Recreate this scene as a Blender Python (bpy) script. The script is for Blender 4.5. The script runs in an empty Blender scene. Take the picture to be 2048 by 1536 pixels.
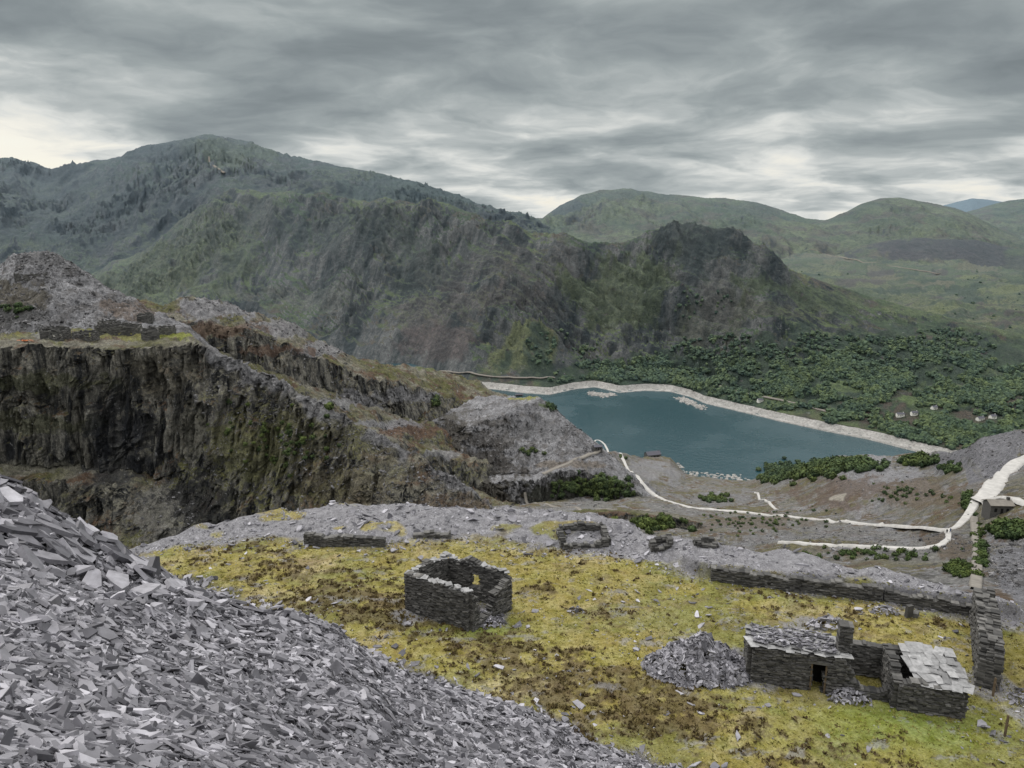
import bpy, math, numpy as np
from mathutils import Vector, Matrix
rng=np.random.default_rng(7)
sc=bpy.context.scene
F=1480.0; PT=math.radians(12.9); H=350.0
CP,SP=math.cos(PT),math.sin(PT)
# ---------- image helpers -> world metres
def ray(u,v):
    u=np.asarray(u,float); v=np.asarray(v,float)
    xc=(u-1024)/F; yc=-(v-768)/F
    return xc,CP+yc*SP,-SP+yc*CP
def W(u,v,Y):
    dx,dy,dz=ray(u,v); t=np.asarray(Y,float)/dy
    return np.stack([dx*t,dy*t,H+dz*t],-1)
def Wz(u,v,zr):
    dx,dy,dz=ray(u,v); t=zr/dz
    return np.stack([dx*t,dy*t,H+dz*t],-1)
# ---------- noise
TB=rng.random((64,64,64)).astype(np.float32)
def vn(x,y,z):
    xi=np.floor(x);yi=np.floor(y);zi=np.floor(z)
    a=x-xi;b=y-yi;c=z-zi
    xi=xi.astype(np.int64)&63;yi=yi.astype(np.int64)&63;zi=zi.astype(np.int64)&63
    x1=(xi+1)&63;y1=(yi+1)&63;z1=(zi+1)&63
    a=a*a*a*(a*(a*6-15)+10);b=b*b*b*(b*(b*6-15)+10);c=c*c*c*(c*(c*6-15)+10)
    def L(p,q,t): return p+(q-p)*t
    return L(L(L(TB[xi,yi,zi],TB[x1,yi,zi],a),L(TB[xi,y1,zi],TB[x1,y1,zi],a),b),
             L(L(TB[xi,yi,z1],TB[x1,yi,z1],a),L(TB[xi,y1,z1],TB[x1,y1,z1],a),b),c)
def fbm(x,y,z=0.0,o=5,g=0.5):
    x=np.asarray(x,float);y=np.asarray(y,float);z=np.zeros_like(x)+z
    s=0;a=1;n=0
    for i in range(o):
        s=s+a*(vn(x,y,z)*2-1);n+=a;a*=g
        x,y=(x*0.8-y*0.6)*2.03+17.3,(x*0.6+y*0.8)*2.03+5.1;z=z*2.03+3.7
    return s/n*1.6
def ridged(x,y,z=0.0,o=5,g=0.5):
    x=np.asarray(x,float);y=np.asarray(y,float);z=np.zeros_like(x)+z
    s=0;a=1;n=0
    for i in range(o):
        s=s+a*(1-2*np.abs(vn(x,y,z)*2-1));n+=a;a*=g
        x=x*2.03+17.3;y=y*2.03+5.1;z=z*2.03+3.7
    return s/n
def ss(x,a,b):
    t=np.clip((x-a)/(b-a),0,1);return t*t*(3-2*t)
# ---------- mesh helpers
def mk(name,V,loops,starts,mat=None,smooth=False,attrs=None,parent=None):
    me=bpy.data.meshes.new(name)
    V=np.ascontiguousarray(V,np.float32).reshape(-1,3)
    me.vertices.add(len(V));me.vertices.foreach_set('co',V.ravel())
    me.loops.add(len(loops));me.loops.foreach_set('vertex_index',np.asarray(loops,np.int32))
    me.polygons.add(len(starts));me.polygons.foreach_set('loop_start',np.asarray(starts,np.int32))
    me.update(calc_edges=True)
    me.polygons.foreach_set('use_smooth',np.full(len(starts),smooth))
    for k,a in (attrs or {}).items():
        a=np.ascontiguousarray(a,np.float32)
        if a.ndim==1:
            at=me.attributes.new(k,'FLOAT','POINT');at.data.foreach_set('value',a)
        else:
            at=me.attributes.new(k,'FLOAT_COLOR','POINT');at.data.foreach_set('color',a.ravel())
    if mat: me.materials.append(mat)
    ob=bpy.data.objects.new(name,me);sc.collection.objects.link(ob)
    if parent: ob.parent=parent
    return ob
def gridmesh(name,P,mat,paint=None,smooth=True,parent=None):
    n,m=P.shape[:2]
    i=np.arange(n*m).reshape(n,m)
    q=np.stack([i[:-1,:-1],i[1:,:-1],i[1:,1:],i[:-1,1:]],-1).reshape(-1,4)
    at={}
    if paint is None: paint=np.zeros((n,m,4))
    at['paint']=paint.reshape(-1,4)
    return mk(name,P,q.ravel(),np.arange(len(q))*4,mat,smooth,at,parent)
def empty(name,loc=(0,0,0)):
    e=bpy.data.objects.new(name,None);sc.collection.objects.link(e);e.location=loc
    e.empty_display_size=0.1
    return e
# ---------- material helpers
def N(t,typ,ins=None,**pr):
    n=t.nodes.new(typ)
    for k,v in pr.items(): setattr(n,k,v)
    for k,v in (ins or {}).items():
        if isinstance(v,bpy.types.NodeSocket): t.links.new(v,n.inputs[k])
        else: n.inputs[k].default_value=v
    return n
def c4(c): return (c[0],c[1],c[2],1) if not isinstance(c,bpy.types.NodeSocket) else c
def mix(t,f,a,b,bl='MIX'):
    return N(t,'ShaderNodeMix',{0:f,6:c4(a),7:c4(b)},data_type='RGBA',blend_type=bl).outputs[2]
def mr(t,v,a,b,c=0.0,d=1.0,sm=True):
    return N(t,'ShaderNodeMapRange',{0:v,1:a,2:b,3:c,4:d},interpolation_type='SMOOTHSTEP' if sm else 'LINEAR').outputs[0]
def ma(t,op,a,b=0.0):
    return N(t,'ShaderNodeMath',{0:a,1:b},operation=op).outputs[0]
def noi(t,vec,s,d=5,r=0.55,off=0):
    if off: vec=N(t,'ShaderNodeVectorMath',{0:vec,1:(off*13.1,off*7.7,off*3.3)},operation='ADD').outputs[0]
    return N(t,'ShaderNodeTexNoise',{'Vector':vec,'Scale':s,'Detail':d,'Roughness':r}).outputs[0]
def newmat(name):
    m=bpy.data.materials.new(name);m.use_nodes=True;t=m.node_tree;t.nodes.clear()
    o=N(t,'ShaderNodeOutputMaterial');b=N(t,'ShaderNodeBsdfPrincipled',{'Roughness':0.9,'Specular IOR Level':0.2})
    t.links.new(b.outputs[0],o.inputs[0]);return m,t,b
def gray(t,v):
    return N(t,'ShaderNodeCombineColor',{0:v,1:v,2:v}).outputs[0]
HAZE_TINT=(0.17,0.235,0.285)  # bluish distance haze, painted into base colours; there is no scattering volume
def land(name,veg,rock,big,steep,patch=(0.55,0.7),bump=1.0,streak=None,fine=None,speck=None,haze_dist=None,contrast=1.0,sv_=(1,1,.12),sang=0.0):
    m,t,b=newmat(name)
    g=N(t,'ShaderNodeNewGeometry');pos=g.outputs['Position']
    fine=fine or big/25
    n1=noi(t,pos,1/big,7,0.6);n2=noi(t,pos,3.1/big,7,0.65,1);n3=noi(t,pos,1/fine,7,0.72,2);n4=noi(t,pos,6/fine,3,0.7,4)
    v=mix(t,mr(t,n1,0.4,0.6),veg[0],veg[1]);v=mix(t,mr(t,n2,0.48,0.62),v,veg[2])
    rc=n2
    if streak:
        ps=N(t,'ShaderNodeVectorRotate',{'Vector':pos,'Angle':sang},rotation_type='Z_AXIS').outputs[0] if sang else pos
        sv=N(t,'ShaderNodeVectorMath',{0:ps,1:tuple(q/streak for q in sv_)},operation='MULTIPLY').outputs[0]
        rc=noi(t,sv,1.0,7,0.7,3)
    r=mix(t,mr(t,rc,0.38,0.62),rock[0],rock[1])
    nz=ma(t,'ABSOLUTE',N(t,'ShaderNodeSeparateXYZ',{0:g.outputs['Normal']}).outputs[2])
    nzz=ma(t,'ADD',nz,ma(t,'MULTIPLY',ma(t,'SUBTRACT',n3,0.5),0.45))
    if streak: nzz=ma(t,'ADD',nzz,ma(t,'MULTIPLY',ma(t,'SUBTRACT',rc,0.5),0.3))
    msk=mr(t,nzz,steep[1],steep[0])
    msk=ma(t,'MAXIMUM',msk,mr(t,noi(t,pos,5/big,9,0.75,5),patch[0],patch[1]))
    col=mix(t,msk,v,r)
    at=N(t,'ShaderNodeAttribute',attribute_name='paint')
    col=mix(t,at.outputs['Alpha'],col,at.outputs['Color'])
    if speck:
        for i,(s_,th_,c_) in enumerate(speck): col=mix(t,mr(t,noi(t,pos,1/s_,5,0.75,7+i),th_,th_+0.05),col,c_)
    k=contrast
    md=ma(t,'MULTIPLY',mr(t,n3,0.25,0.75,1-.5*k,1+.5*k,False),mr(t,n4,0.25,0.75,1-.4*k,1+.4*k,False))
    if streak: md=ma(t,'MULTIPLY',md,mr(t,rc,0.3,0.7,0.66,1.34,False))
    col=mix(t,1.0,col,gray(t,md),'MULTIPLY')
    if haze_dist:
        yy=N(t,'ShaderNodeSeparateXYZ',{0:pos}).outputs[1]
        hf=ma(t,'SUBTRACT',1.0,ma(t,'EXPONENT',ma(t,'DIVIDE',yy,-haze_dist)))
        col=mix(t,hf,col,HAZE_TINT)  # painted haze covers the land colour more with distance
    t.links.new(col,b.inputs['Base Color'])
    hgt=ma(t,'ADD',n3,ma(t,'MULTIPLY',n4,0.35))
    if streak: hgt=ma(t,'ADD',hgt,rc)
    bp=N(t,'ShaderNodeBump',{'Strength':1.0,'Distance':bump,'Height':hgt})
    t.links.new(bp.outputs[0],b.inputs['Normal'])
    return m
def tinted(name,c0,c1,rough=0.8,ns=3.0,bump=0.02,spec=0.3,haze_dist=None,big=None):
    m,t,b=newmat(name)
    at=N(t,'ShaderNodeAttribute',attribute_name='tint').outputs['Fac']
    pos=N(t,'ShaderNodeNewGeometry').outputs['Position']
    n=noi(t,pos,ns,5,0.65)
    col=mix(t,at,c0,c1);col=mix(t,1.0,col,gray(t,mr(t,n,0.25,0.75,0.6,1.4,False)),'MULTIPLY')
    if big:
        col=mix(t,mr(t,noi(t,pos,1/big[0],4,.6,3),.42,.62),col,mix(t,1.0,col,big[1],'MULTIPLY'))
    if haze_dist:
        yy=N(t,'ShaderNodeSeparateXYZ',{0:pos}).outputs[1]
        col=mix(t,ma(t,'SUBTRACT',1.0,ma(t,'EXPONENT',ma(t,'DIVIDE',yy,-haze_dist))),col,HAZE_TINT)  # same painted distance haze, mixed into the tinted base colour
    t.links.new(col,b.inputs['Base Color']);b.inputs['Roughness'].default_value=rough;b.inputs['Specular IOR Level'].default_value=spec
    bp=N(t,'ShaderNodeBump',{'Strength':0.8,'Distance':bump,'Height':n});t.links.new(bp.outputs[0],b.inputs['Normal'])
    return m
def plain(name,c,rough=0.8,ns=2.0,var=0.3):
    m,t,b=newmat(name);pos=N(t,'ShaderNodeNewGeometry').outputs['Position']
    n=noi(t,pos,ns,6,0.65)
    t.links.new(mix(t,1.0,c,gray(t,mr(t,n,0.25,0.75,1-var,1+var,False)),'MULTIPLY'),b.inputs['Base Color'])
    b.inputs['Roughness'].default_value=rough;return m
# ---------- loft
def loft(rows,u0,u1,dens=0.6,back=None,smooth=3,front=None):
    nu=int((u1-u0)*dens);U=np.linspace(u0,u1,nu);R=[];VV=[]
    for r in rows:
        a=np.array(r,float);v=np.interp(U,a[:,0],a[:,1]);y=np.interp(U,a[:,0],a[:,2])
        k=9;ke=np.ones(k)/k
        y=np.convolve(np.pad(y,k//2,'edge'),ke,'valid')
        R.append(W(U,v,y));VV.append(v)
    ns=[max(8,int(np.mean(np.abs(VV[i+1]-VV[i]))*dens*1.3)) for i in range(len(R)-1)]
    if back:
        b=R[0].copy();sc_=(b[:,1]+back[0])/b[:,1];b[:,0]*=sc_;b[:,1]*=sc_;b[:,2]=b[:,2]-back[1]
        R.insert(0,b);VV.insert(0,VV[0]);ns.insert(0,24)
    out=[];vo=[]
    for i,n in enumerate(ns):
        t=np.arange(n)/n
        for s in t: out.append(R[i]*(1-s)+R[i+1]*s);vo.append(VV[i]*(1-s)+VV[i+1]*s)
    out.append(R[-1]);vo.append(VV[-1])
    P=np.array(out);V=np.array(vo)
    for _ in range(smooth): P[1:-1]=(P[:-2]+2*P[1:-1]+P[2:])/4
    return P,np.broadcast_to(U,V.shape),V
def blobs(U,V,lst,sc_=60):
    paint=np.zeros(U.shape+(4,));nz=fbm(U/sc_,V/(sc_*0.6),3.3,6,0.65)*1.0
    for (u,v,ru,rv,col,s) in lst:
        d=np.sqrt(((U-u)/ru)**2+((V-v)/rv)**2)
        a=ss(-(d+nz*0.8),-1.1,-0.75)*s
        paint[...,:3]=paint[...,:3]*(1-a[...,None])+np.array(col)*a[...,None]
        paint[...,3]=1-(1-paint[...,3])*(1-a)
    al=paint[...,3:4];paint[...,:3]=paint[...,:3]/np.maximum(al,1e-3)
    return paint
def mtn(P,amp,sc_,skew=0.0,st=3.0,o=7,fine=0.12,crag=0.0,V=None,edge=.25,ew=40,spur=None):
    x,y=P[...,0].copy(),P[...,1].copy()
    f=1.0 if V is None else edge+(1-edge)*ss(V-V[:1],0,ew)
    wx=fbm(x/(sc_*2.5),y/(sc_*2.5),1.7,3)*sc_*0.6
    q=(x+skew*y+wx)
    r=ridged(q/sc_,y/(sc_*st),0.5,o,0.56)
    dz=amp*(r-.15)*0.75+amp*0.5*fbm(x/sc_*0.7,y/sc_*0.5,4.4,4)+amp*fine*ridged(x/(sc_*0.12),y/(sc_*0.12),2.2,4,0.6)
    if spur:
        dz=dz+spur[0]*ridged((x+spur[2]*y+wx)/spur[1],y/(spur[1]*5),9.3,3,.4)
    if crag:
        m=ss(fbm(x/(sc_*1.1),y/(sc_*1.1),8.8,4),-.05,.4)
        c=ridged((x+skew*y)/(sc_*.22),y/(sc_*.5),6.1,6,.62)
        dz=dz+crag*(c-.2+np.round(c*2)/2)*m
    P[...,2]+=dz*f
    return P
def cliff(P,amp,sx,sz,zamp=1.0,am2=0.0):
    x,y,z=P[...,0].copy(),P[...,1].copy(),P[...,2].copy()
    tn=np.gradient(P,axis=0);h=np.abs(tn[...,2])/(np.linalg.norm(tn,axis=-1)+1e-6)
    h=ss(h,0.25,0.8)*0.85+0.15
    w=fbm(x/(sx*3),z/(sx*4),y/(sx*3),3)*1.2
    r=ridged(x/sx+w,z/sz+w*0.5,y/(sx*3),6,0.6)+0.35*np.sign(fbm(x/(sx*0.8),z/(sz*.6),1.1,2))
    P[...,1]-=amp*r*h
    if am2:
        r2=ridged(x/(sx*.28),z/(sz*.35)+w,y/sx,4,.6);P[...,1]-=am2*(r2+.8*np.sign(r2-.1))*h
    P[...,0]+=amp*0.35*fbm(x/sx,z/(sz*0.7),7.7,4)*h
    P[...,2]+=zamp*fbm(x/(sx*0.8),y/(sx*0.8),z/(sx*2),6,0.62)
    return P
# ================= MATERIALS
HAZE_DIST=6800
M_far=land('mountain_turf_far',[(0.05,0.07,0.042),(0.105,0.125,0.058),(0.07,0.066,0.055)],[(0.026,0.028,0.034),(0.17,0.17,0.17)],600,(0.74,0.90),(0.52,0.64),32,streak=150,haze_dist=HAZE_DIST,contrast=1.3,sv_=(1,.35,.3),sang=.3)
M_mid=land('mountain_turf',[(0.050,0.078,0.024),(0.115,0.145,0.045),(0.095,0.068,0.042)],[(0.028,0.03,0.027),(0.17,0.166,0.158)],300,(0.68,0.88),(0.56,0.65),14,streak=55,speck=[(16,0.64,(0.24,0.24,0.23)),(9,0.62,(0.022,0.038,0.014)),(28,.62,(.085,.06,.055))],haze_dist=HAZE_DIST,contrast=1.3,sv_=(1,.3,.25),sang=.45)
M_hill=land('hill_grass',[(0.09,0.115,0.045),(0.155,0.175,0.075),(0.12,0.10,0.058)],[(0.06,0.056,0.05),(0.14,0.125,0.10)],500,(0.68,0.84),(0.56,0.66),22,streak=100,haze_dist=HAZE_DIST,sv_=(1,.3,.3),contrast=1.3)
M_val=land('valley_fields',[(0.085,0.108,0.038),(0.14,0.148,0.062),(0.055,0.072,0.03)],[(0.085,0.07,0.048),(0.12,0.12,0.07)],180,(0.3,0.5),(0.52,0.60),9,haze_dist=HAZE_DIST,contrast=1.3)
M_blue=land('haze_tinted_distant_turf',[(0.07,0.10,0.12),(0.08,0.11,0.13),(0.07,0.09,0.11)],[(0.08,0.09,0.11),(0.09,0.10,0.12)],1500,(0.5,0.7),(0.6,0.7),20,haze_dist=8000)  # blue in these turf and rock colours is painted distance haze
M_cliff=land('quarry_rock',[(0.095,0.095,0.04),(0.17,0.162,0.13),(0.098,0.066,0.046)],[(0.027,0.029,0.032),(0.19,0.182,0.158)],45,(0.5,0.78),(0.56,0.64),1.8,streak=5,fine=3.0,speck=[(1.6,0.62,(0.28,0.28,0.29)),(1.2,.63,(0.02,0.02,0.02))],contrast=1.35)
M_tip=land('slate_waste',[(0.17,0.17,0.18),(0.24,0.24,0.252),(0.12,0.115,0.115)],[(0.055,0.055,0.058),(0.19,0.19,0.20)],30,(0.35,0.7),(0.54,0.64),1.2,streak=4,fine=1.8,speck=[(1.1,0.60,(0.04,0.04,0.045)),(1.4,.63,(0.34,0.34,0.35))],contrast=1.2,sv_=(1,.25,.3))
M_quarry=land('quarry_ground',[(0.115,0.105,0.058),(0.17,0.168,0.165),(0.10,0.072,0.05)],[(0.075,0.072,0.068),(0.22,0.22,0.228)],45,(0.6,0.8),(0.50,0.57),1.4,fine=2.6,speck=[(1.5,0.61,(0.045,0.06,0.028)),(1.3,.63,(.32,.32,.32))],contrast=1.2)
M_shore=land('lake_shore_rock',[(0.32,0.315,0.30),(0.38,0.37,0.355),(0.26,0.25,0.24)],[(0.22,0.21,0.20),(0.34,0.33,0.32)],30,(0.3,0.6),(0.5,0.7),1.5,fine=3)
M_ter,t,b=newmat('terrace_moss_and_slate')
pos=N(t,'ShaderNodeNewGeometry').outputs['Position']
at=N(t,'ShaderNodeAttribute',attribute_name='paint')
n1=noi(t,pos,1.6,8,0.7);n2=noi(t,pos,9,5,0.7,2);n3=noi(t,pos,0.5,6,0.65,5)
col=mix(t,1.0,at.outputs['Color'],gray(t,ma(t,'MULTIPLY',mr(t,n1,0.3,0.7,0.6,1.4,False),mr(t,n2,0.25,0.75,0.5,1.5,False))),'MULTIPLY')
hs=N(t,'ShaderNodeHueSaturation',{'Hue':mr(t,n3,0.3,0.7,0.485,0.515,False),'Saturation':mr(t,n1,0.3,0.7,1.1,0.75,False),'Color':col})
t.links.new(hs.outputs[0],b.inputs['Base Color'])
bp=N(t,'ShaderNodeBump',{'Strength':1.0,'Distance':0.12,'Height':ma(t,'ADD',n1,ma(t,'MULTIPLY',n2,0.6))});t.links.new(bp.outputs[0],b.inputs['Normal'])
M_slate=tinted('slate_shard',(0.068,0.067,0.078),(0.42,0.412,0.45),0.6,2.5,0.01,0.3)
M_block=tinted('slate_block',(0.045,0.044,0.046),(0.28,0.276,0.285),0.8,2.5,0.01,0.2)
M_wall=tinted('dry_stone',(0.025,0.025,0.025),(0.17,0.165,0.158),0.85,4,0.02)
M_roof=tinted('slate_roof_slab',(0.12,0.12,0.123),(0.36,0.36,0.365),0.7,4,0.01)
M_heather=tinted('heather_tuft',(0.075,0.05,0.027),(0.16,0.13,0.045),0.95,6,0.01)
M_grass=tinted('moss_grass_tuft',(0.16,0.16,0.034),(0.40,0.35,0.12),0.95,2,0.01)
M_leaf=tinted('foliage',(0.012,0.026,0.011),(0.072,0.105,0.035),0.95,0.3,0.3,0.1,haze_dist=HAZE_DIST,big=(45,(1.5,1.3,.9)))
M_track=plain('gravel_track',(0.42,0.41,0.395),0.9,0.4,0.25)
M_path=plain('earth_path',(0.20,0.185,0.165),0.9,0.6,0.3)
M_dark=plain('painted_interior_dark',(0.01,0.01,0.01))  # near-black colour painted in place of interior shade
M_white=plain('white_render',(0.75,0.74,0.70));M_hroof=plain('cottage_slate_roof',(0.10,0.10,0.12))
M_wood=plain('weathered_timber',(0.12,0.09,0.06),0.9,8)
M_rust=plain('rusty_orange_iron',(0.50,0.17,0.07),0.8,2)
# ================= FAR TERRAIN
P,U,V=loft([[(1700,425,11500),(1800,418,11500),(1880,411,11500),(1915,402,11500),(1945,395,11500),(1980,399,11500),(2010,403,11500),(2100,398,11500),(2500,380,11500)],
 [(1700,500,9500),(2500,500,9500)]],1700,2500,0.3,(1500,300))
gridmesh('distant_mountain',mtn(P,25,900),M_blue)
sky=[(-700,350,6300),(-300,335,6300),(0,320,6200),(40,322,6200),(75,329,6200),(100,341,6200),(150,326,6200),(215,319,6200),(250,305,6150),(290,297,6100),(330,290,6050),(370,281,6000),(410,272,6000),(445,276,6000),(510,292,5900),(560,307,5700),(640,324,5400),(700,337,5200),(760,352,5000),(830,368,4800),(900,392,4600),(960,415,4500),(1010,433,4400),(1050,443,4400),(1110,462,4400)]
P,U,V=loft([sky,
 [(-700,400,5500),(0,372,5500),(120,375,5500),(250,350,5400),(330,335,5350),(420,318,5300),(520,345,5100),(600,362,4800),(700,372,4500),(800,392,4300),(900,420,4200),(1000,450,4050),(1110,475,4050)],
 [(-700,440,4800),(0,415,4800),(150,420,4700),(300,400,4500),(430,372,4300),(540,385,4200),(700,410,4000),(1110,495,3800)],
 [(-700,520,4000),(0,500,3900),(180,520,3800),(300,520,3700),(480,470,3600),(1110,540,3500)],
 [(-700,640,3300),(0,620,3300),(480,600,3200),(1110,620,3200)]],-700,1110,0.55,(1500,500),smooth=6)
P=mtn(P,105,400,0.3,2.2,9,0.10,crag=30,V=V,edge=.38,ew=40,spur=(55,900,.4))
gridmesh('mountain_summit',P,M_far,blobs(U,V,[(450,325,100,30,(0.13,0.155,0.06),.65),(120,430,220,70,(0.055,0.06,0.062),.5),(300,325,100,28,(0.042,0.047,0.048),.6),(800,400,200,40,(0.04,0.06,0.045),.65),(60,350,100,20,(.05,.05,.052),.6)]))
P,U,V=loft([[(960,480,4900),(1050,443,4900),(1085,437,4900),(1120,406,4900),(1160,386,4900),(1200,376,4900),(1250,375,4900),(1300,380,4900),(1360,385,4900),(1430,393,4850),(1480,400,4800),(1530,411,4700),(1570,425,4700),(1620,438,4700),(1660,442,4700),(1760,470,4700)],
 [(960,500,4200),(1100,450,4300),(1250,420,4400),(1400,425,4300),(1500,435,4200),(1620,462,4100),(1760,490,4000)],
 [(960,530,3300),(1250,510,3300),(1500,510,3300),(1760,530,3300)],[(960,600,2800),(1760,600,2800)]],960,1760,0.5,(1200,300),smooth=10)
gridmesh('rounded_hill',mtn(P,80,250,0.2,2.5,8,0.06,crag=12,V=V,spur=(40,600,.5)),M_hill,blobs(U,V,[(1130,430,60,40,(0.045,0.052,0.048),.8),(1250,400,120,18,(0.08,0.092,0.06),.6),(1500,420,80,14,(0.08,0.085,0.055),.5)]))
P,U,V=loft([[(1480,520,4400),(1600,462,4400),(1640,442,4400),(1680,426,4400),(1720,406,4400),(1760,393,4400),(1800,392,4400),(1850,400,4400),(1900,412,4400),(1940,425,4400),(1980,446,4400),(2048,480,4400),(2300,520,4300)],
 [(1480,540,3800),(1650,480,3900),(1780,440,4000),(1900,450,3900),(2048,500,3800),(2300,540,3700)],
 [(1480,560,3300),(1800,515,3300),(2300,560,3300)],[(1480,640,2700),(2300,640,2700)]],1480,2300,0.45,(1200,300),smooth=10)
gridmesh('grassy_hill',mtn(P,68,240,-0.1,2.5,8,0.06,crag=9,V=V,spur=(40,500,-.2)),M_hill)
P,U,V=loft([[(1800,460,5600),(1880,440,5600),(1920,428,5600),(1980,410,5600),(2020,398,5600),(2060,392,5600),(2200,370,5600),(2700,360,5600)],
 [(1800,480,4800),(2048,450,4800),(2700,430,4800)],[(1800,560,3600),(2700,560,3600)]],1800,2700,0.4,(1200,300),smooth=10)
gridmesh('high_moor_hill',mtn(P,70,400,0,2.5,8,0.06,V=V),M_hill)
P,U,V=loft([[(1480,570,3350),(1580,545,3350),(1660,512,3350),(1720,490,3350),(1780,477,3350),(1850,473,3350),(1950,478,3350),(2048,500,3350),(2200,505,3350),(2700,520,3350)],
 [(1480,585,3000),(1700,540,3000),(1850,520,3050),(2048,535,3000),(2700,560,3000)],[(1480,640,2400),(2700,640,2400)]],1480,2700,0.45,(700,150),smooth=8)
gridmesh('heather_spur',mtn(P,30,190,0,2,7,0.1,V=V),M_hill,blobs(U,V,[(1870,505,190,34,(0.062,0.045,0.05),.85),(2060,530,120,20,(0.065,0.055,0.05),.7)]))
P,U,V=loft([[(900,480,4300),(2700,480,4300)],[(900,515,3400),(1700,515,3400),(2700,530,3400)],[(900,560,2650),(2700,560,2650)],[(900,620,2120),(2700,620,2120)],[(900,720,1800),(2700,720,1800)]],900,2700,0.45,smooth=8)
rb=[]
for i in range(160):
    rb.append((rng.uniform(1600,2300),rng.uniform(520,670),rng.uniform(15,60),rng.uniform(3,8),[(0.15,0.165,0.055),(0.045,0.062,0.026),(0.15,0.135,0.07),(0.085,0.105,0.036),(.085,.062,.045)][i%5],.85))
gridmesh('valley_floor',mtn(P,46,210,.3,1.2,8,0.06),M_val,blobs(U,V,rb,25))
# ---- main ridge above lake
shore=[(940,772),(985,775),(1050,783),(1100,786),(1150,775),(1190,771),(1240,782),(1290,778),(1340,780),(1380,790),(1410,803),(1480,819),(1560,838),(1650,857),(1740,874),(1800,889),(1860,904),(1900,913),(2000,935),(2150,965),(2400,1000)]
sh=np.array(shore,float)
def rimrow(dv,u0=100):
    r=[]
    for (u,v) in shore:
        p=Wz(u,v,-H);r.append((u,v-dv*1500/p[1],p[1]+ (12 if dv>0 else 0)))
    return r
ft=rimrow(11)
ft=[(100,612,3200),(300,640,2500),(450,680,2250),(600,720,2000),(800,752,1750)]+ft
ridge=[(60,612,3700),(130,585,3500),(190,546,3400),(280,500,3300),(370,440,3200),(430,398,3150),(470,378,3100),(560,380,2950),(620,387,2850),(680,397,2700),(740,402,2600),(772,389,2550),(800,396,2500),(832,408,2450),(858,395,2400),(900,412,2350),(940,432,2300),(990,457,2200),(1050,477,2150),(1110,485,2100),(1180,500,2050),(1240,506,2050),(1350,496,2000),(1390,489,1950),(1440,492,1900),(1490,505,1850),(1540,521,1800),(1600,546,1800),(1700,580,1800),(1800,612,1800),(1900,636,1780),(2048,672,1700),(2400,740,1500)]
m1=[(60,616,3500),(190,565,3250),(300,520,3050),(450,450,2850),(560,440,2720),(680,450,2500),(780,450,2330),(860,450,2220),(950,490,2080),(1050,530,1960),(1150,545,1900),(1250,560,1900),(1390,550,1830),(1500,560,1760),(1600,595,1720),(1800,650,1680),(2048,705,1580),(2400,780,1420)]
m2=[(60,618,3350),(190,585,3100),(300,570,2850),(450,555,2600),(600,570,2350),(780,580,2080),(900,590,1930),(1000,620,1800),(1150,640,1740),(1300,650,1730),(1400,660,1690),(1500,670,1640),(1600,690,1590),(1800,730,1480),(2048,780,1370),(2400,850,1280)]
P,U,V=loft([ridge,m1,m2,ft],60,2400,0.6,(500,170),smooth=6)
n=P.shape[0]
s=np.linspace(0,1,n)[:,None]
P0=P.copy();P=mtn(P,72,140,0.85,3.0,9,0.07,crag=17,V=V,edge=.36,ew=32,spur=(42,330,1.0))
k=(1-ss(s,0.80,1.0))*(1-.6*ss(U,1500,1700))
P=P0+(P-P0)*k[...,None]
pb=[(300,560,170,70,(0.13,0.152,0.055),.6),(420,500,100,90,(0.105,0.125,0.05),.45),(600,600,120,20,(0.15,0.15,0.12),.5),(900,640,170,60,(0.11,0.085,0.072),.6),(1000,560,150,40,(0.08,0.064,0.056),.45),
 (700,470,150,50,(0.04,0.048,0.036),.5),(520,430,60,40,(0.048,0.056,0.038),.5),(820,520,70,60,(.05,.058,.036),.4),(1040,730,90,22,(0.16,0.175,0.055),.8),(880,715,90,25,(0.11,0.078,0.068),.8),(1400,540,90,55,(0.034,0.04,0.032),.8),(1240,600,100,50,(0.11,0.135,0.045),.7),
 (1600,620,160,30,(0.085,0.108,0.038),.7),(1500,660,140,22,(.10,.095,.045),.5),(1430,640,40,30,(0.12,0.11,0.10),.7),(1500,770,420,60,(0.036,0.055,0.022),.9),(1850,740,280,80,(0.036,0.055,0.022),.85),(1980,660,70,24,(0.11,0.135,0.05),.6),(1560,800,50,14,(0.12,0.165,0.045),.9),(1850,820,60,14,(0.12,0.165,0.045),.9),(1700,790,40,12,(0.12,0.16,0.045),.7)]
gridmesh('mountain_ridge',P,M_mid,blobs(U,V,pb))
# shore embankment
P,U,V=loft([[(a,b-3,c+30) for a,b,c in rimrow(11)],rimrow(11),rimrow(0),[(u,v+3,Wz(u,v,-H)[1]-18) for u,v in shore]],940,2400,0.8,smooth=2)
P[...,2]=np.minimum(P[...,2],11)
P[-1:,:,2]=-6
P[...,2]+=0.7*fbm(P[...,0]/9,P[...,1]/9,0,5,0.6)
gridmesh('lake_embankment',P,M_shore)
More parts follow.
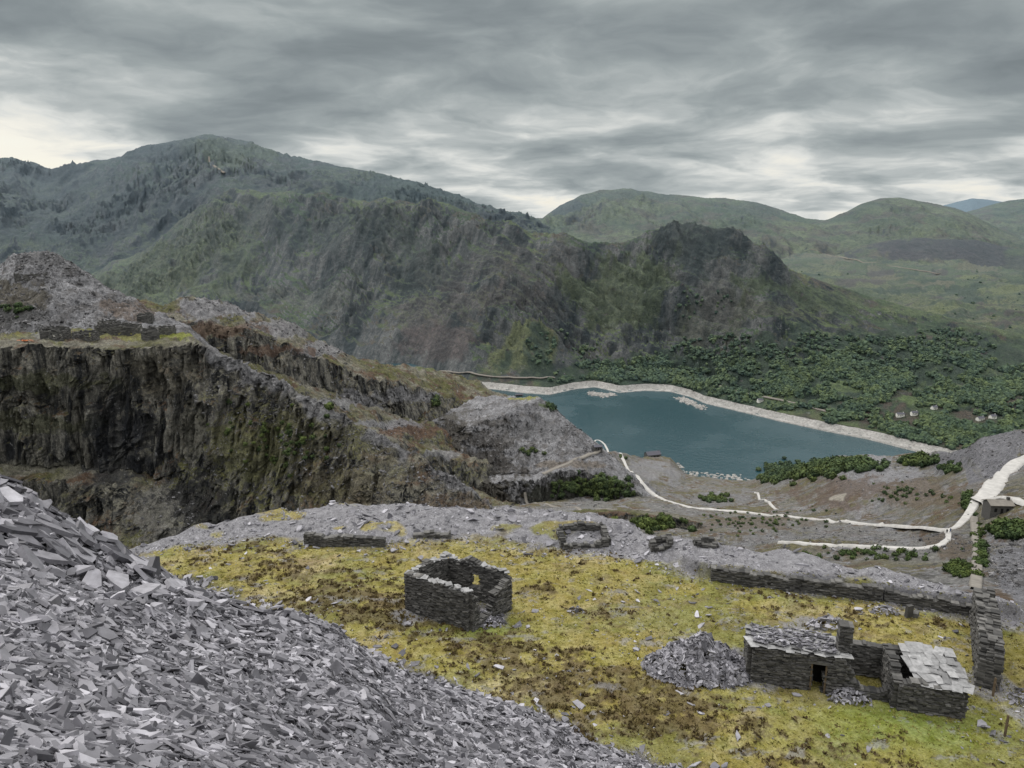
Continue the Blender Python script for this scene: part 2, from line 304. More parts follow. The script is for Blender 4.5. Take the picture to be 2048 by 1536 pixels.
# lake
m,t,b=newmat('lake_water');b.inputs['Base Color'].default_value=(0.014,0.050,0.064,1);b.inputs['Specular IOR Level'].default_value=0.6
pos=N(t,'ShaderNodeNewGeometry').outputs['Position']
wn=noi(t,pos,0.12,6,0.7);wl=noi(t,pos,0.006,4,0.6)
t.links.new(mr(t,wl,0.4,0.65,0.15,0.38),b.inputs['Roughness'])
bp=N(t,'ShaderNodeBump',{'Strength':0.6,'Distance':1.5,'Height':wn});t.links.new(bp.outputs[0],b.inputs['Normal'])
mk('lake',np.array([(-400,700,0),(1800,700,0),(1800,1750,0),(-400,1750,0)],float),[0,1,2,3],[0],m)
mk('ground',np.array([(-15000,-3000,-30),(15000,-3000,-30),(15000,16000,-30),(-15000,16000,-30)],float),[0,1,2,3],[0],M_val)
# ================= QUARRY
BP=[]
def boulders(P,U,V,lst,lo,hi):
    sel=[]
    nzv=fbm(U/20,V/12,6.6,4)
    for (u,v,ru,rv,n) in lst:
        w=(((U-u)/ru)**2+((V-v)/rv)**2<1)&(nzv>-.2)
        idx=np.argwhere(w)
        if len(idx)==0: continue
        k=idx[rng.integers(len(idx),size=n)]
        sel.append(P[k[:,0],k[:,1]])
    p=np.concatenate(sel);p=p+rng.normal(0,.25,p.shape)
    BP.append((p,np.clip(lo*.75*(rng.pareto(2.4,len(p))+.7),lo*.5,hi)))
gy=(0.205,0.205,0.218);dk=(0.05,0.05,0.05)
P,U,V=loft([[(-500,575,480),(-200,540,470),(0,527,455),(30,506,450),(60,499,450),(110,502,450),(140,520,450),(180,545,450),(230,577,450),(280,607,440),(320,625,430),(380,652,410),(430,700,380)],
 [(-500,690,370),(0,672,385),(200,668,385),(300,665,380),(380,670,372),(430,712,365)],[(-500,760,365),(430,790,360)]],-500,430,0.8,(120,60),smooth=4)
P=cliff(P,2.0,12,20,3.0,.5)
boulders(P,U,V,[(100,590,220,90,9000),(100,530,90,40,2500)],.6,3.0)
gridmesh('slate_waste_tip',P,M_tip,blobs(U,V,[(30,600,60,30,(0.09,0.08,0.06),.8),(10,640,80,25,dk,.8),(260,620,60,20,(0.12,0.09,0.07),.7),(100,520,60,20,(0.13,0.13,0.135),.6)],30))
P,U,V=loft([[(150,610,560),(270,597,560),(330,612,560),(370,600,560),(405,594,560),(450,602,570),(500,626,580),(560,636,600),(600,655,620),(650,682,640),(700,712,660),(760,727,700),(830,732,740),(900,745,780),(960,762,800),(990,786,810),(1060,800,810)],
 [(150,640,520),(400,640,520),(500,665,530),(600,700,550),(700,742,580),(800,765,620),(900,795,680),(1060,810,740)],
 [(150,700,510),(400,690,512),(500,722,520),(600,762,540),(700,800,570),(800,832,605),(900,850,650),(1060,870,700)],
 [(150,715,480),(400,705,485),(500,738,490),(600,778,508),(700,814,532),(800,845,568),(900,868,615),(1060,890,650)],
 [(150,760,450),(400,735,468),(500,775,470),(600,812,485),(700,845,508),(800,878,540),(900,905,580),(1060,935,620)],
 [(150,775,430),(400,750,440),(500,790,445),(600,826,460),(700,858,482),(800,890,515),(900,915,555),(1060,945,600)],
 [(150,860,420),(400,840,430),(600,880,448),(700,905,470),(800,935,500),(900,960,540),(1060,1000,585)],
 [(150,960,400),(1060,1060,450)]],150,1060,0.85,(160,80),smooth=1)
P=cliff(P,5.0,15,40,4.0,1.3)
boulders(P,U,V,[(440,620,90,22,1500),(560,655,70,20,1200),(640,700,60,16,900),(800,790,110,14,1500),(700,800,60,14,600),(600,720,250,60,1500),(840,870,120,30,1200)],.7,3.0)
gridmesh('quarry_galleries',P,M_cliff,blobs(U,V,[(440,620,90,22,gy,.9),(560,655,70,20,gy,.8),(640,700,50,14,gy,.8),(430,660,90,14,(0.11,0.075,0.055),.8),(560,700,60,10,(0.12,0.08,0.06),.8),(800,790,110,12,gy,.8),(830,860,90,14,(0.12,0.075,0.055),.8),(700,806,80,10,gy,.8),(760,850,90,8,gy,.8),(870,735,60,8,(0.10,0.12,0.05),.8),(880,910,60,10,gy,.7)],25))
TS=[(800,815,760),(900,797,730),(960,790,710),(1020,792,690),(1080,795,655),(1110,815,640),(1150,850,630),(1190,880,620),(1240,925,600),(1320,985,560)]
P,U,V=loft([TS,[(800,850,650),(900,838,625),(940,850,600),(1000,830,612),(1050,808,628),(1080,800,645),(1110,821,632),(1150,857,620),(1190,892,602),(1240,935,575),(1320,995,540)],
 [(800,960,585),(900,965,570),(1000,950,565),(1070,945,562),(1150,925,562),(1200,935,560),(1260,960,545),(1320,1005,530)],
 [(800,972,565),(900,975,560),(1000,960,552),(1070,955,548),(1150,938,548),(1200,948,545),(1260,972,535),(1320,1012,525)],
 [(800,1040,545),(1000,1020,545),(1070,1005,543),(1200,1010,540),(1320,1025,520)],[(800,1080,430),(1320,1080,430)]],800,1320,0.95,(90,70),smooth=2)
P=cliff(P,4.5,11,30,2.4,1.1)
boulders(P,U,V,[(1010,880,180,70,5000),(1160,900,70,50,1500)],.7,2.6)
gridmesh('slate_spoil_promontory',P,M_tip,blobs(U,V,[(1160,985,130,30,(0.04,0.042,0.035),.95),(950,985,90,35,(0.06,0.055,0.045),.9),(900,890,45,70,(0.06,0.055,0.045),.85),(960,925,90,32,(0.055,0.05,0.045),.85),(1100,812,18,8,(0.08,0.1,0.05),.9),(990,880,70,30,(0.075,0.07,0.066),.75),(1060,860,60,20,(0.12,0.12,0.125),.6),(1045,797,25,4,(0.2,0.2,0.06),.9),(1130,930,80,8,(0.14,0.12,0.10),.8),(960,845,60,6,(0.07,0.065,0.06),.7)],25))
# near cliff
back=[(-500,650,425),(0,655,415),(250,655,400),(380,668,370),(430,715,352),(480,745,345),(640,830,330),(800,925,310),(1010,1065,280),(1090,1085,265)]
rim=[(-500,690,330),(0,688,330),(200,692,330),(330,690,331),(390,682,330),(440,702,328),(480,722,325),(560,762,315),(640,800,305),(720,850,295),(800,890,285),(870,930,275),(950,980,265),(1010,1030,255),(1090,1062,245)]
P,U,V=loft([back,rim,
 [(-500,800,327),(0,800,327),(330,800,324),(400,800,318),(480,820,310),(640,900,288),(800,960,268),(1010,1055,248),(1090,1075,240)],
 [(-500,925,323),(0,925,323),(200,935,321),(330,945,316),(400,930,306),(480,930,298),(640,980,275),(800,1020,258),(1010,1075,242),(1090,1085,236)],
 [(-500,950,306),(0,950,306),(200,965,306),(330,975,306),(400,990,296),(480,1020,284),(640,1050,262),(800,1060,252),(1010,1090,238),(1090,1100,230)],
 [(-500,1060,302),(0,1060,302),(200,1050,296),(330,1050,285),(480,1080,278),(1090,1110,225)],
 [(-500,1180,270),(330,1180,262),(1090,1180,210)]],-500,1090,0.9,smooth=1)
P=cliff(P,5.4,9,60,2.0,1.2)
boulders(P,U,V,[(520,790,130,60,3500),(680,880,120,60,3500),(850,970,120,50,3000),(560,930,150,80,1500),(330,1020,70,60,1200),(960,1040,90,25,1500)],.4,1.8)
pb=[(330,1020,70,60,(0.17,0.165,0.15),.85),(395,860,28,60,(0.15,0.145,0.12),.7),(200,672,220,12,(0.17,0.17,0.05),.75),(100,675,60,8,gy,.7),(350,672,50,10,(0.20,0.22,0.05),.9),
 (330,740,60,60,(0.085,0.078,0.06),.6),(90,760,140,18,(0.08,0.085,0.045),.6),(60,840,150,20,(0.10,0.105,0.055),.5),(60,935,150,14,(0.15,0.145,0.12),.8),(250,890,70,100,(0.024,0.026,0.032),.75),(410,1000,70,80,(0.02,0.021,0.023),.8),(520,900,90,70,(0.11,0.11,0.05),.7),(620,860,60,90,(0.10,0.095,0.055),.6),(700,960,120,50,(0.12,0.105,0.07),.6),(900,1010,90,30,(0.11,0.078,0.055),.6)]
pt=blobs(U,V,pb,30)
a=np.array(rim);rv=np.interp(U[0],a[:,0],a[:,1])[None,:]
e=ss(-(V-rv-8-26*fbm(U/40,V/40,0,5)),-22,0)*ss(U,380,430)*ss(V-rv,-8,0)*0.9
pt[...,:3]=pt[...,:3]*(1-e[...,None])+np.array(gy)*0.85*e[...,None];pt[...,3]=1-(1-pt[...,3])*(1-e)
gridmesh('quarry_cliff',P,M_cliff,pt)
# lower quarry land
P,U,V=loft([[(860,1025,640),(1040,1005,640),(1150,940,640),(1200,905,700),(1270,909,900),(1340,913,1000),(1370,945,960),(1400,951,945),(1500,963,900),(1560,942,720),(1650,918,640),(1760,915,600),(1850,908,520),(1900,896,450),(1960,880,400),(2048,862,380),(2500,790,360)],
 [(860,1035,500),(1040,1014,490),(1200,1010,510),(1260,992,545),(1300,985,590),(1400,985,640),(1500,985,620),(1600,970,560),(1700,925,520),(1790,925,500),(1870,955,430),(1950,940,360),(2048,925,330),(2500,880,300)],
 [(860,1050,430),(1040,1030,410),(1200,1022,440),(1400,1025,450),(1600,1035,400),(1750,1030,360),(1870,1010,300),(1980,1010,240),(2048,1010,220),(2500,1000,200)],
 [(860,1070,360),(1040,1055,330),(1150,1050,320),(1250,1055,320),(1400,1065,310),(1600,1070,290),(1800,1075,260),(1900,1075,220),(2048,1080,190),(2500,1080,170)],
 [(860,1120,240),(1040,1105,240),(1400,1130,190),(1700,1140,170),(1950,1130,150),(2048,1150,140),(2500,1160,130)],
 [(860,1230,100),(2500,1230,100)],[(860,1350,70),(2500,1350,70)]],860,2500,0.75,(250,110),smooth=6)
P[...,2]+=4.5*fbm(P[...,0]/55,P[...,1]/55,0,7,0.55)*ss(P[...,1],90,200)+0.7*ridged(P[...,0]/7,P[...,1]/7,3,4,0.6)
boulders(P,U,V,[(1760,965,110,50,3000),(1980,905,130,45,7000),(2040,1130,70,70,3000),(1430,990,120,30,1500),(1150,1035,130,20,1500),(1650,1095,330,30,5000),(1500,1050,300,40,3000),(1250,940,100,40,1000)],.35,1.8)
a=[(1760,965,90,50,gy,.9),(1980,905,130,50,(.15,.15,.165),.95),(2040,1140,60,80,(.16,.16,.175),.95),(1700,985,110,28,(0.10,0.075,0.06),.8),(1850,1000,90,30,(0.11,0.085,0.06),.7),(1430,1000,80,18,(0.17,0.17,0.18),.7),(1150,1030,110,12,(0.17,0.17,0.17),.7),(1700,1090,260,20,(0.17,0.17,0.18),.7),(1500,1050,120,16,(0.12,0.10,0.08),.7),(1300,950,60,20,gy,.7),(1900,1100,60,20,(0.10,0.08,0.06),.8),(1675,1005,14,4,(0.3,0.28,0.24),.9)]
gridmesh('lower_quarry',P,M_quarry,blobs(U,V,a,30))
def pitcliff(name,top,bot,u0,u1,mat=M_cliff):
    P,U,V=loft([[(a,b-6,c+25) for a,b,c in top],top,bot,[(a,b+12,c-14) for a,b,c in bot]],u0,u1,0.9,smooth=1)
    return gridmesh(name,cliff(P,2.2,7,30,0.8,.5),mat)
pitcliff('pit_cliff',[(1130,1030,345),(1200,1022,345),(1300,1028,340),(1400,1045,335)],[(1130,1048,338),(1200,1075,336),(1300,1085,332),(1400,1085,330)],1130,1400)
# ================= NEAR TERRAIN
ed=np.array([Wz(u,v,-26) for u,v in [(240,1112),(400,1062),(540,1037),(770,1017),(900,1032),(1220,1052),(1290,1077),(1440,1107),(1740,1165),(1950,1212),(2048,1240),(2400,1300)]])
bk=np.array([Wz(u,v,-26) for u,v in [(300,1110),(400,1092),(540,1080),(620,1092),(770,1095),(900,1085),(1000,1085),(1100,1100),(1200,1105),(1300,1130),(1420,1158),(1600,1180),(1760,1198),(1950,1228),(2400,1290)]])
EX=np.concatenate([[-70,-36],ed[:,0]]);EY=np.concatenate([[30,44],ed[:,1]])
def parts(x,y):
    x=np.asarray(x,float);y=np.asarray(y,float)
    d=.51*x+.86*y
    scr=-1.75-.81*np.maximum(d,0)-0.05*np.minimum(d,0)
    scr=scr+(0.65*fbm(x/6,y/6,0,4)+0.2*fbm(x/1.3,y/1.3,2,3))*ss(d,1,6)
    scr=scr+2.4*np.exp(-((x+17.5)**2+(y-23)**2)/16)+1.2*np.exp(-((x+9)**2+(y-34)**2)/10)
    rx=np.where(y>25,-18-(y-25)*.42,-18-(25-y)*.25)
    scr=scr-1.2*np.maximum(0,rx-x)
    ye=np.interp(x,EX,EY)+0.8*fbm(x/3,0*x,5,3);yb=np.interp(x,bk[:,0],bk[:,1])+0.0
    rt=ss(x,11,14)
    w=4*(1-rt)+0.35*rt
    bank=ss(y-yb,-w*.3*(1-rt),w)*(0.7+0.35*rt)*(1+0.35*fbm(x/3,y/2,9,3)*(1-.7*rt))
    ter=-26+.3*fbm(x/9,y/9,1,3)*ss(40-np.abs(x),0,5)*(1-.8*rt*ss(y,42,45))+0.10*fbm(x/1.2,y/1.2,3,4)+bank
    ter=ter-0.9*np.maximum(0,y-ye)
    ter=np.maximum(ter,-110)
    k=0.5;h=np.clip(0.5+0.5*(scr-ter)/k,0,1)
    z=ter*(1-h)+scr*h+k*h*(1-h)
    return z,scr,ter,yb,ye,d,rt
def nz(x,y): return parts(x,y)[0]+H
xs=np.concatenate([np.arange(-70,-36,.5),np.arange(-36,36,.12),np.arange(36,75,.5)])
ys=np.concatenate([np.arange(-8,25,.2),np.arange(25,68,.11),np.arange(68,110,.8)])
X,Y=np.meshgrid(xs,ys)
z,scr,ter,yb,ye,d,rt=parts(X,Y)
def C(*c): return np.array(c,float)
def L3(a,b,t): return a*(1-t[...,None])+b*t[...,None]
def hmask(x,y,dd):
    hb=np.exp(-((dd-34.5)/3.2)**2)*ss(x,-26,-14)*(1-ss(x,13,22))
    return fbm(x/0.9,y/.7,31,5,.72)+hb*.8-.42+.4*fbm(x/7,y/5,41,3)
col=np.zeros(X.shape+(3,))+C(.24,.205,.052)
g=fbm(X/5,Y/4,11,5,.6)
col=L3(col,C(.31,.26,.12),ss(g,0.0,.6)*.8)
col=L3(col,C(.14,.155,.04),ss(fbm(X/6,Y/4,21,5,.65),0.05,.5)*.6)
col=L3(col,C(.135,.105,.055),ss(fbm(X/2.2,Y/1.6,24,5,.7),0.2,.6)*.6)
gr=np.exp(-(((X-21)/6)**2+((Y-34)/2.2)**2))+np.exp(-(((X+2)/3)**2+((Y-43)/1.5)**2))
col=L3(col,C(.15,.20,.03),np.clip(gr,0,1)*.8)
hm=ss(hmask(X,Y,d),-0.05,.3)
col=L3(col,C(.10,.076,.036),hm*.8)
sl=ss(Y-yb+1.2*fbm(X/3,Y/2,51,4),-1.0,.4)
sl=sl*(1-0.9*ss(fbm(X/5,Y/3,58,3),.35,.5)*(1-rt))
for (cx,cy,rr) in [(-2.2,45,2.6),(13,38.8,3.4),(27,37,2.2),(29,34,3),(4,45.5,.8),(19,43,1.8),(-6.5,44,1.6)]:
    sl=np.maximum(sl,ss(rr-np.hypot(X-cx,(Y-cy)*1.3)+.7*fbm(X/1.2,Y/1.2,60,4),0,.8)*.85)
sl=np.maximum(sl,ss(fbm(X/1.4,Y/.9,63,5,.7),.42,.6)*.6)
pth=np.abs(Y-(46.2+0.06*(X+18)+0.8*np.sin(X/4)))
sl=np.maximum(sl,ss(-pth+.25*fbm(X,Y,66,3),-.35,0)*.6*(X<-6)*(X>-25))
col=L3(col,C(.20,.197,.212),sl)
tn=ss(scr-ter+0.7*fbm(X/2.5,Y/2.5,55,4),-1.0,-.1)
col=L3(col,C(.125,.122,.137),tn)  # scree bed painted darker so gaps between shards read as shade
paint=np.concatenate([col,np.ones(X.shape+(1,))],-1)
z2=z+H+0.10*ridged(X/.5,Y/.5,70,3)*(0.4+hm)*(1-.9*tn)-.05*tn
gridmesh('terrace_ground',np.stack([X,Y,z2],-1),M_ter,paint)
# ---------- slate shards
def shards(name,x,y,size,tilt,mat=M_slate,lift=0.0,zf=nz,flat=(0.04,0.13),pz=None):
    n=len(x);e=.15
    if pz is None:
        z=zf(x,y);gx=(zf(x+e,y)-zf(x-e,y))/(2*e);gyy=(zf(x,y+e)-zf(x,y-e))/(2*e)
    else: z=pz;gx=np.zeros(n);gyy=np.full(n,-.4)
    nn=np.stack([-gx,-gyy,np.ones(n)],-1)+rng.normal(0,1,(n,3))*np.asarray(tilt).reshape(-1,1)
    nn/=np.linalg.norm(nn,axis=1,keepdims=True)
    a=rng.normal(0,1,(n,3));a-=nn*(a*nn).sum(1,keepdims=True);a/=np.linalg.norm(a,axis=1,keepdims=True)
    b=np.cross(nn,a)
    asp=rng.uniform(.22,.85,n);th=size*rng.uniform(flat[0],flat[1],n)
    ang=(np.arange(6)[None]+rng.uniform(-.48,.48,(n,6)))*math.pi/3
    rad=rng.uniform(.45,1.1,(n,6))*.55
    px=np.cos(ang)*rad*size[:,None];py=np.sin(ang)*rad*(size*asp)[:,None]
    c=np.stack([x,y,z+size*lift+rng.uniform(-.02,.15,n)*size],-1)
    top=c[:,None]+a[:,None]*px[...,None]+b[:,None]*py[...,None]
    V=np.concatenate([top+nn[:,None]*th[:,None,None]*.5,top-nn[:,None]*th[:,None,None]*.5],1)
    base=(np.arange(n)*12)[:,None]
    lp=[0,1,2,3,4,5,11,10,9,8,7,6];st=[0,6];k=12
    for i in range(6):
        j=(i+1)%6;lp+=[i,i+6,j+6,j];st.append(k);k+=4
    loops=(base+np.array(lp)[None]).ravel();starts=((np.arange(n)*36)[:,None]+np.array(st)[None]).ravel()
    ti=rng.beta(1.6,2.4,n);ti=np.where(rng.random(n)<.05,1.35,ti);ti=np.where(rng.random(n)<.08,-.12,ti)
    return mk(name,V,loops,starts,mat,False,{'tint':np.repeat(ti,12)})
p=np.concatenate([q[0] for q in BP]);sz=np.concatenate([q[1] for q in BP])
shards('quarry_slate_blocks',p[:,0],p[:,1],sz,.5,mat=M_block,pz=p[:,2],flat=(.15,.4))
n=440000
r=np.exp(rng.uniform(math.log(2.4),math.log(62),n));az=np.radians(rng.uniform(-52,36,n))
x=r*np.sin(az);y=r*np.cos(az)
zz,scr_,ter_,_,_,dd,_=parts(x,y)
kp=(scr_>ter_-.15-rng.exponential(.35,n))&(zz>-34)
x,y,r=x[kp],y[kp],r[kp];n=len(x)
cl=np.clip(1+1.0*fbm(x/2.0,y/2.0,90,4),.5,2.2)
size=0.0165*r**.64*np.clip((rng.pareto(1.8,n)+.5),.4,9)*cl
size=np.minimum(np.clip(size,.02,1.0),.085*r**.6)
shards('slate_scree',x,y,size,rng.choice([.1,.25,.45,.9],n,p=[.25,.35,.28,.12]),flat=(.03,.15))
n=2200;x=rng.normal(-17.5,3.2,n);y=rng.normal(24,4.5,n)
shards('slate_block_pile',x,y,rng.uniform(.2,1.2,n)**1.3+.1,rng.uniform(.1,.45,n),lift=.1,flat=(.05,.16))
n=80000;x=rng.uniform(-31,36,n);y=rng.uniform(38,68,n)
zz,scr_,ter_,yb_,ye_,_,_=parts(x,y)
dn=fbm(x/4,y/3,58,3)
kp=(y>yb_-.6-rng.exponential(.5,n))&(y<ye_+2.5)&(dn<.42+rng.uniform(-.1,.3,n))
x,y=x[kp],y[kp];n=len(x)
shards('slate_bank',x,y,np.clip(.105*(rng.pareto(2.4,n)+.7),.06,1.0),rng.uniform(.1,.7,n))
n=14000;x=rng.uniform(-24,32,n);y=rng.uniform(30,56,n)
kp=fbm(x/3,y/3,77,4)>-.1+rng.uniform(-.3,.6,n);x,y=x[kp],y[kp]
shards('loose_slate',x,y,np.clip(.085*(rng.pareto(2.1,len(x))+.6),.06,.8),rng.uniform(.05,.4,len(x)))
def heap(name,cx,cy,rx,ry,h,n,smin=.2,smax=.9):
    a=rng.uniform(0,6.283,n);q=np.sqrt(rng.random(n));x=cx+rx*q*np.cos(a);y=cy+ry*q*np.sin(a)
    def zf(X_,Y_):
        dd=np.hypot((X_-cx)/rx,(Y_-cy)/ry);return nz(X_,Y_)+h*np.clip(1-dd**1.3,0,1)*(1+.25*np.sin(X_*2.1)*np.cos(Y_*2.7))
    return shards(name,x,y,rng.uniform(smin,smax,n)*(1.1-.4*q),rng.uniform(.2,.8,n),zf=zf,lift=.05)
heap('rubble_heap',11.0,38.6,3.4,2.0,1.8,2600,.12,.75)
heap('rubble_heap',-1.6,44.2,1.3,1.3,.55,260,.15,.5)
heap('rubble_heap',20.5,43.2,1.4,.8,.5,130,.15,.7)
heap('rubble_heap',18.6,36.0,1.2,.8,.7,200,.15,.5)
heap('rubble_heap',4.3,45.3,.6,.5,.4,40,.15,.5)
heap('rubble_heap',25,45,1.0,.6,.4,70,.15,.6)
heap('rubble_heap',28.7,35.5,1.6,1.2,.6,160,.15,.6)
# tufts
def tufts(name,n,fn,mat,s0,s1,K):
    x=rng.uniform(-27,34,n);y=rng.uniform(29.5,60,n)
    zz,scr_,ter_,yb_,_,dd,_=parts(x,y)
    hv=hmask(x,y,dd)
    kp=fn(hv,x,y)&(scr_<ter_-.3)&(y<yb_+.5)
    x,y,hv=x[kp],y[kp],hv[kp];n=len(x)
    s=rng.uniform(s0,s1,n)
    c=np.stack([x,y,nz(x,y)-.02],-1)
    dr=rng.normal(0,1,(n,K,3));dr[...,2]=np.abs(dr[...,2])+.5;dr/=np.linalg.norm(dr,axis=-1,keepdims=True)
    sd=rng.normal(0,1,(n,K,3))*.35
    bs=c[:,None]+rng.normal(0,.35,(n,K,3))*s[:,None,None]*np.array([1,1,.0])
    tp=bs+dr*s[:,None,None]
    V=np.stack([bs-sd*s[:,None,None]*.5,bs+sd*s[:,None,None]*.5,tp+sd*s[:,None,None]*.4,tp-sd*s[:,None,None]*.4],2)
    ti=np.clip(np.repeat(rng.random(n),K*4)*.8+np.repeat(rng.normal(0,.15,n*K),4),0,1)
    mk(name,V,np.arange(n*K*4),np.arange(n*K)*4,mat,False,{'tint':ti})
tufts('heather',36000,lambda h,x,y:h>rng.uniform(-.15,.25,len(x)),M_heather,.08,.2,8)
tufts('moss_and_grass',50000,lambda h,x,y:h<rng.uniform(-.3,.1,len(x)),M_grass,.04,.11,6)
# ================= STONEWORK
class Boxes:
    def __init__(s): s.c=[];s.d=[];s.y=[];s.t=[];s.p=[]
    def add(s,c,d,yaw=0,tint=None,pitch=0.0):
        s.c.append(c);s.d.append(d);s.y.append(yaw);s.p.append(pitch);s.t.append(rng.beta(2,2.5) if tint is None else tint)
    def build(s,name,mat,parent=None,jit=.12):
        n=len(s.c);c=np.array(s.c);d=np.array(s.d);yw=np.array(s.y);p=np.array(s.p)
        cr=np.array([(-1,-1,-1),(1,-1,-1),(1,1,-1),(-1,1,-1),(-1,-1,1),(1,-1,1),(1,1,1),(-1,1,1)])*.5
        l=cr[None]*d[:,None]*(1+rng.uniform(-jit,jit,(n,8,3)))
        y2=l[...,1]*np.cos(p)[:,None]-l[...,2]*np.sin(p)[:,None];z2=l[...,1]*np.sin(p)[:,None]+l[...,2]*np.cos(p)[:,None]
        X_=l[...,0]*np.cos(yw)[:,None]-y2*np.sin(yw)[:,None];Y_=l[...,0]*np.sin(yw)[:,None]+y2*np.cos(yw)[:,None]
        V=np.stack([X_,Y_,z2],-1)+c[:,None]
        f=np.array([0,3,2,1,4,5,6,7,0,1,5,4,1,2,6,5,2,3,7,6,3,0,4,7])
        lp=(np.arange(n)*8)[:,None]+f[None]
        return mk(name,V,lp.ravel(),np.arange(n*6)*4,mat,False,{'tint':np.repeat(np.array(s.t),8)},parent)
def wall(B,a,b,h,th=.5,ch=.12,ln=.42,holes=(),zb=None,rag=.18,jag=0.0):
    """a,b: plan ends; h: list of (fraction,height); holes: (s0,s1,z0,z1)"""
    a=np.array(a,float);b=np.array(b,float);L=np.linalg.norm(b-a);dv=(b-a)/L;yaw=math.atan2(dv[1],dv[0])
    hf=[q[0] for q in h];hh=[q[1] for q in h]
    ph=rng.uniform(0,50)
    for k in range(int((max(hh)+rag)/ch)+2):
        s=-rng.uniform(0,ln)
        while s<L:
            l=ln*rng.uniform(.45,1.5);m=s+l/2;s0=max(s,0);s1=min(s+l,L);s+=l
            if s1-s0<.05: continue
            m=(s0+s1)/2;z=k*ch+ch/2
            top=np.interp(m/L,hf,hh)+rag*math.sin(m*3+ph)*.6+rng.uniform(-rag,rag)*.5+jag*math.sin(m*7+ph)
            if z>top: continue
            if any(h0<m<h1 and z0<z<z1 for h0,h1,z0,z1 in holes): continue
            p=a+dv*m;zz=(zb if zb is not None else float(nz(p[0],p[1])))
            if zb is None: zz-=.1
            o=rng.normal(0,.03);pp=p+np.array([-dv[1],dv[0]])*o
            B.add((pp[0],pp[1],zz+z),(s1-s0+.02,th*rng.uniform(.9,1.1),ch*1.04),yaw+rng.normal(0,.02))
def g(p): return float(nz(p[0],p[1]))
# hut 1
zb=H-26-.05
h1=empty('ruined_stone_hut',(-3.6,45.3,zb))
def fin(B,name,mat,par,jit=.12):
    o=B.build(name,mat,None,jit);o.parent=par;o.matrix_parent_inverse=Matrix.Translation(-par.location);return o
A=(-7.0,45.1);Bc=(-2.7,42.7);Cc=(-.2,45.7);D=(-4.5,48.1)
HC=dict(ch=.08,ln=.3)
B=Boxes();wall(B,A,Bc,[(0,2.9),(.5,2.85),(1,2.7)],zb=zb,rag=.08,**HC);fin(B,'front_wall',M_wall,h1)
B=Boxes();wall(B,A,D,[(0,2.9),(.5,2.9),(1,2.3)],zb=zb,**HC);fin(B,'side_wall',M_wall,h1)
B=Boxes();wall(B,D,Cc,[(0,2.3),(.35,2.9),(.7,2.6),(1,2.2)],zb=zb,holes=[(1.9,2.75,.9,1.9)],**HC);fin(B,'back_wall',M_wall,h1)
B=Boxes();wall(B,Bc,Cc,[(0,2.7),(.12,2.4),(.2,.5),(.5,.5),(.57,1.9),(1,2.2)],zb=zb,**HC);fin(B,'gable_wall',M_wall,h1)
B=Boxes()
for (p,q,hh) in [(A,Bc,2.85),(D,Cc,2.6),(A,D,2.8)]:
    for k in range(24):
        s=rng.random();B.add((p[0]+(q[0]-p[0])*s,p[1]+(q[1]-p[1])*s,zb+hh+rng.uniform(-.1,.1)),(rng.uniform(.25,.6),rng.uniform(.25,.5),.04),rng.uniform(0,3),.3+rng.random()*.5,rng.normal(0,.1))
fin(B,'coping_slabs',M_roof,h1)
# hut 2
zb=H-26-.1
h2=empty('ruined_quarry_building',(18.8,37.5,zb))
dv=np.array([4.5,-1.2]);dv/=np.linalg.norm(dv);nv=np.array([-dv[1],dv[0]])
f0=np.array([13.7,37.7]);f1=f0+dv*4.9;b0=f0+nv*2.4;b1=f1+nv*2.4
B=Boxes();wall(B,f0,f1,[(0,2.25),(1,2.2)],zb=zb,holes=[(3.15,3.95,-1,1.75)],rag=.04,**HC);fin(B,'front_wall',M_wall,h2)
B=Boxes();wall(B,f0,b0,[(0,2.2),(1,2.0)],zb=zb,rag=.05,**HC);wall(B,b0,b1,[(0,2.0),(1,2.0)],zb=zb,rag=.05,**HC);fin(B,'rear_and_end_wall',M_wall,h2)
B=Boxes();wall(B,f1,b1,[(0,2.2),(.4,2.3),(1,1.8)],zb=zb,**HC);wall(B,f1+nv*.9-dv*.35,f1+nv*.9+dv*.35,[(0,3.9),(1,3.9)],zb=zb,th=.7,rag=.05,**HC);fin(B,'chimney',M_wall,h2)
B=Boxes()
c=f0+dv*3.55+nv*.9;B.add((c[0],c[1],zb+.9),(1.3,.05,1.9),math.atan2(dv[1],dv[0]),0);fin(B,'doorway_shade_panel',M_dark,h2,0)  # thin near-black panel added inside the doorway as painted shade
B=Boxes();c=f0+dv*3.55-nv*.02;B.add((c[0],c[1],zb+1.85),(1.25,.56,.16),math.atan2(dv[1],dv[0]),.6);fin(B,'door_lintel',M_wall,h2,.03)
B=Boxes()
for s_ in (3.17,3.93):
    c=f0+dv*s_-nv*.2;B.add((c[0],c[1],zb+.88),(.09,.12,1.75),math.atan2(dv[1],dv[0]),.3)
fin(B,'door_frame',M_wood,h2,.0)
def roof(B,o,L,dp,zf,zbk,miss=0.0,sm=1.0):
    yaw=math.atan2(dv[1],dv[0]);n_=6;pit=math.atan2(zbk-zf,dp)
    for r_ in range(n_):
        s=rng.uniform(-.3,0)
        while s<L:
            l=rng.uniform(.3,.65)*sm
            if rng.random()>miss:
                c=o+dv*(s+l/2)+nv*(dp*(r_+.5)/n_+rng.normal(0,.08));zc=zf+(zbk-zf)*(r_+.5)/n_
                B.add((c[0],c[1],zc+rng.uniform(0,.07)),(l,dp/n_*1.6,.04),yaw+rng.normal(0,.2),rng.beta(2.2,2),pit-.12*rng.random()+rng.normal(0,.06))
            s+=l*.96
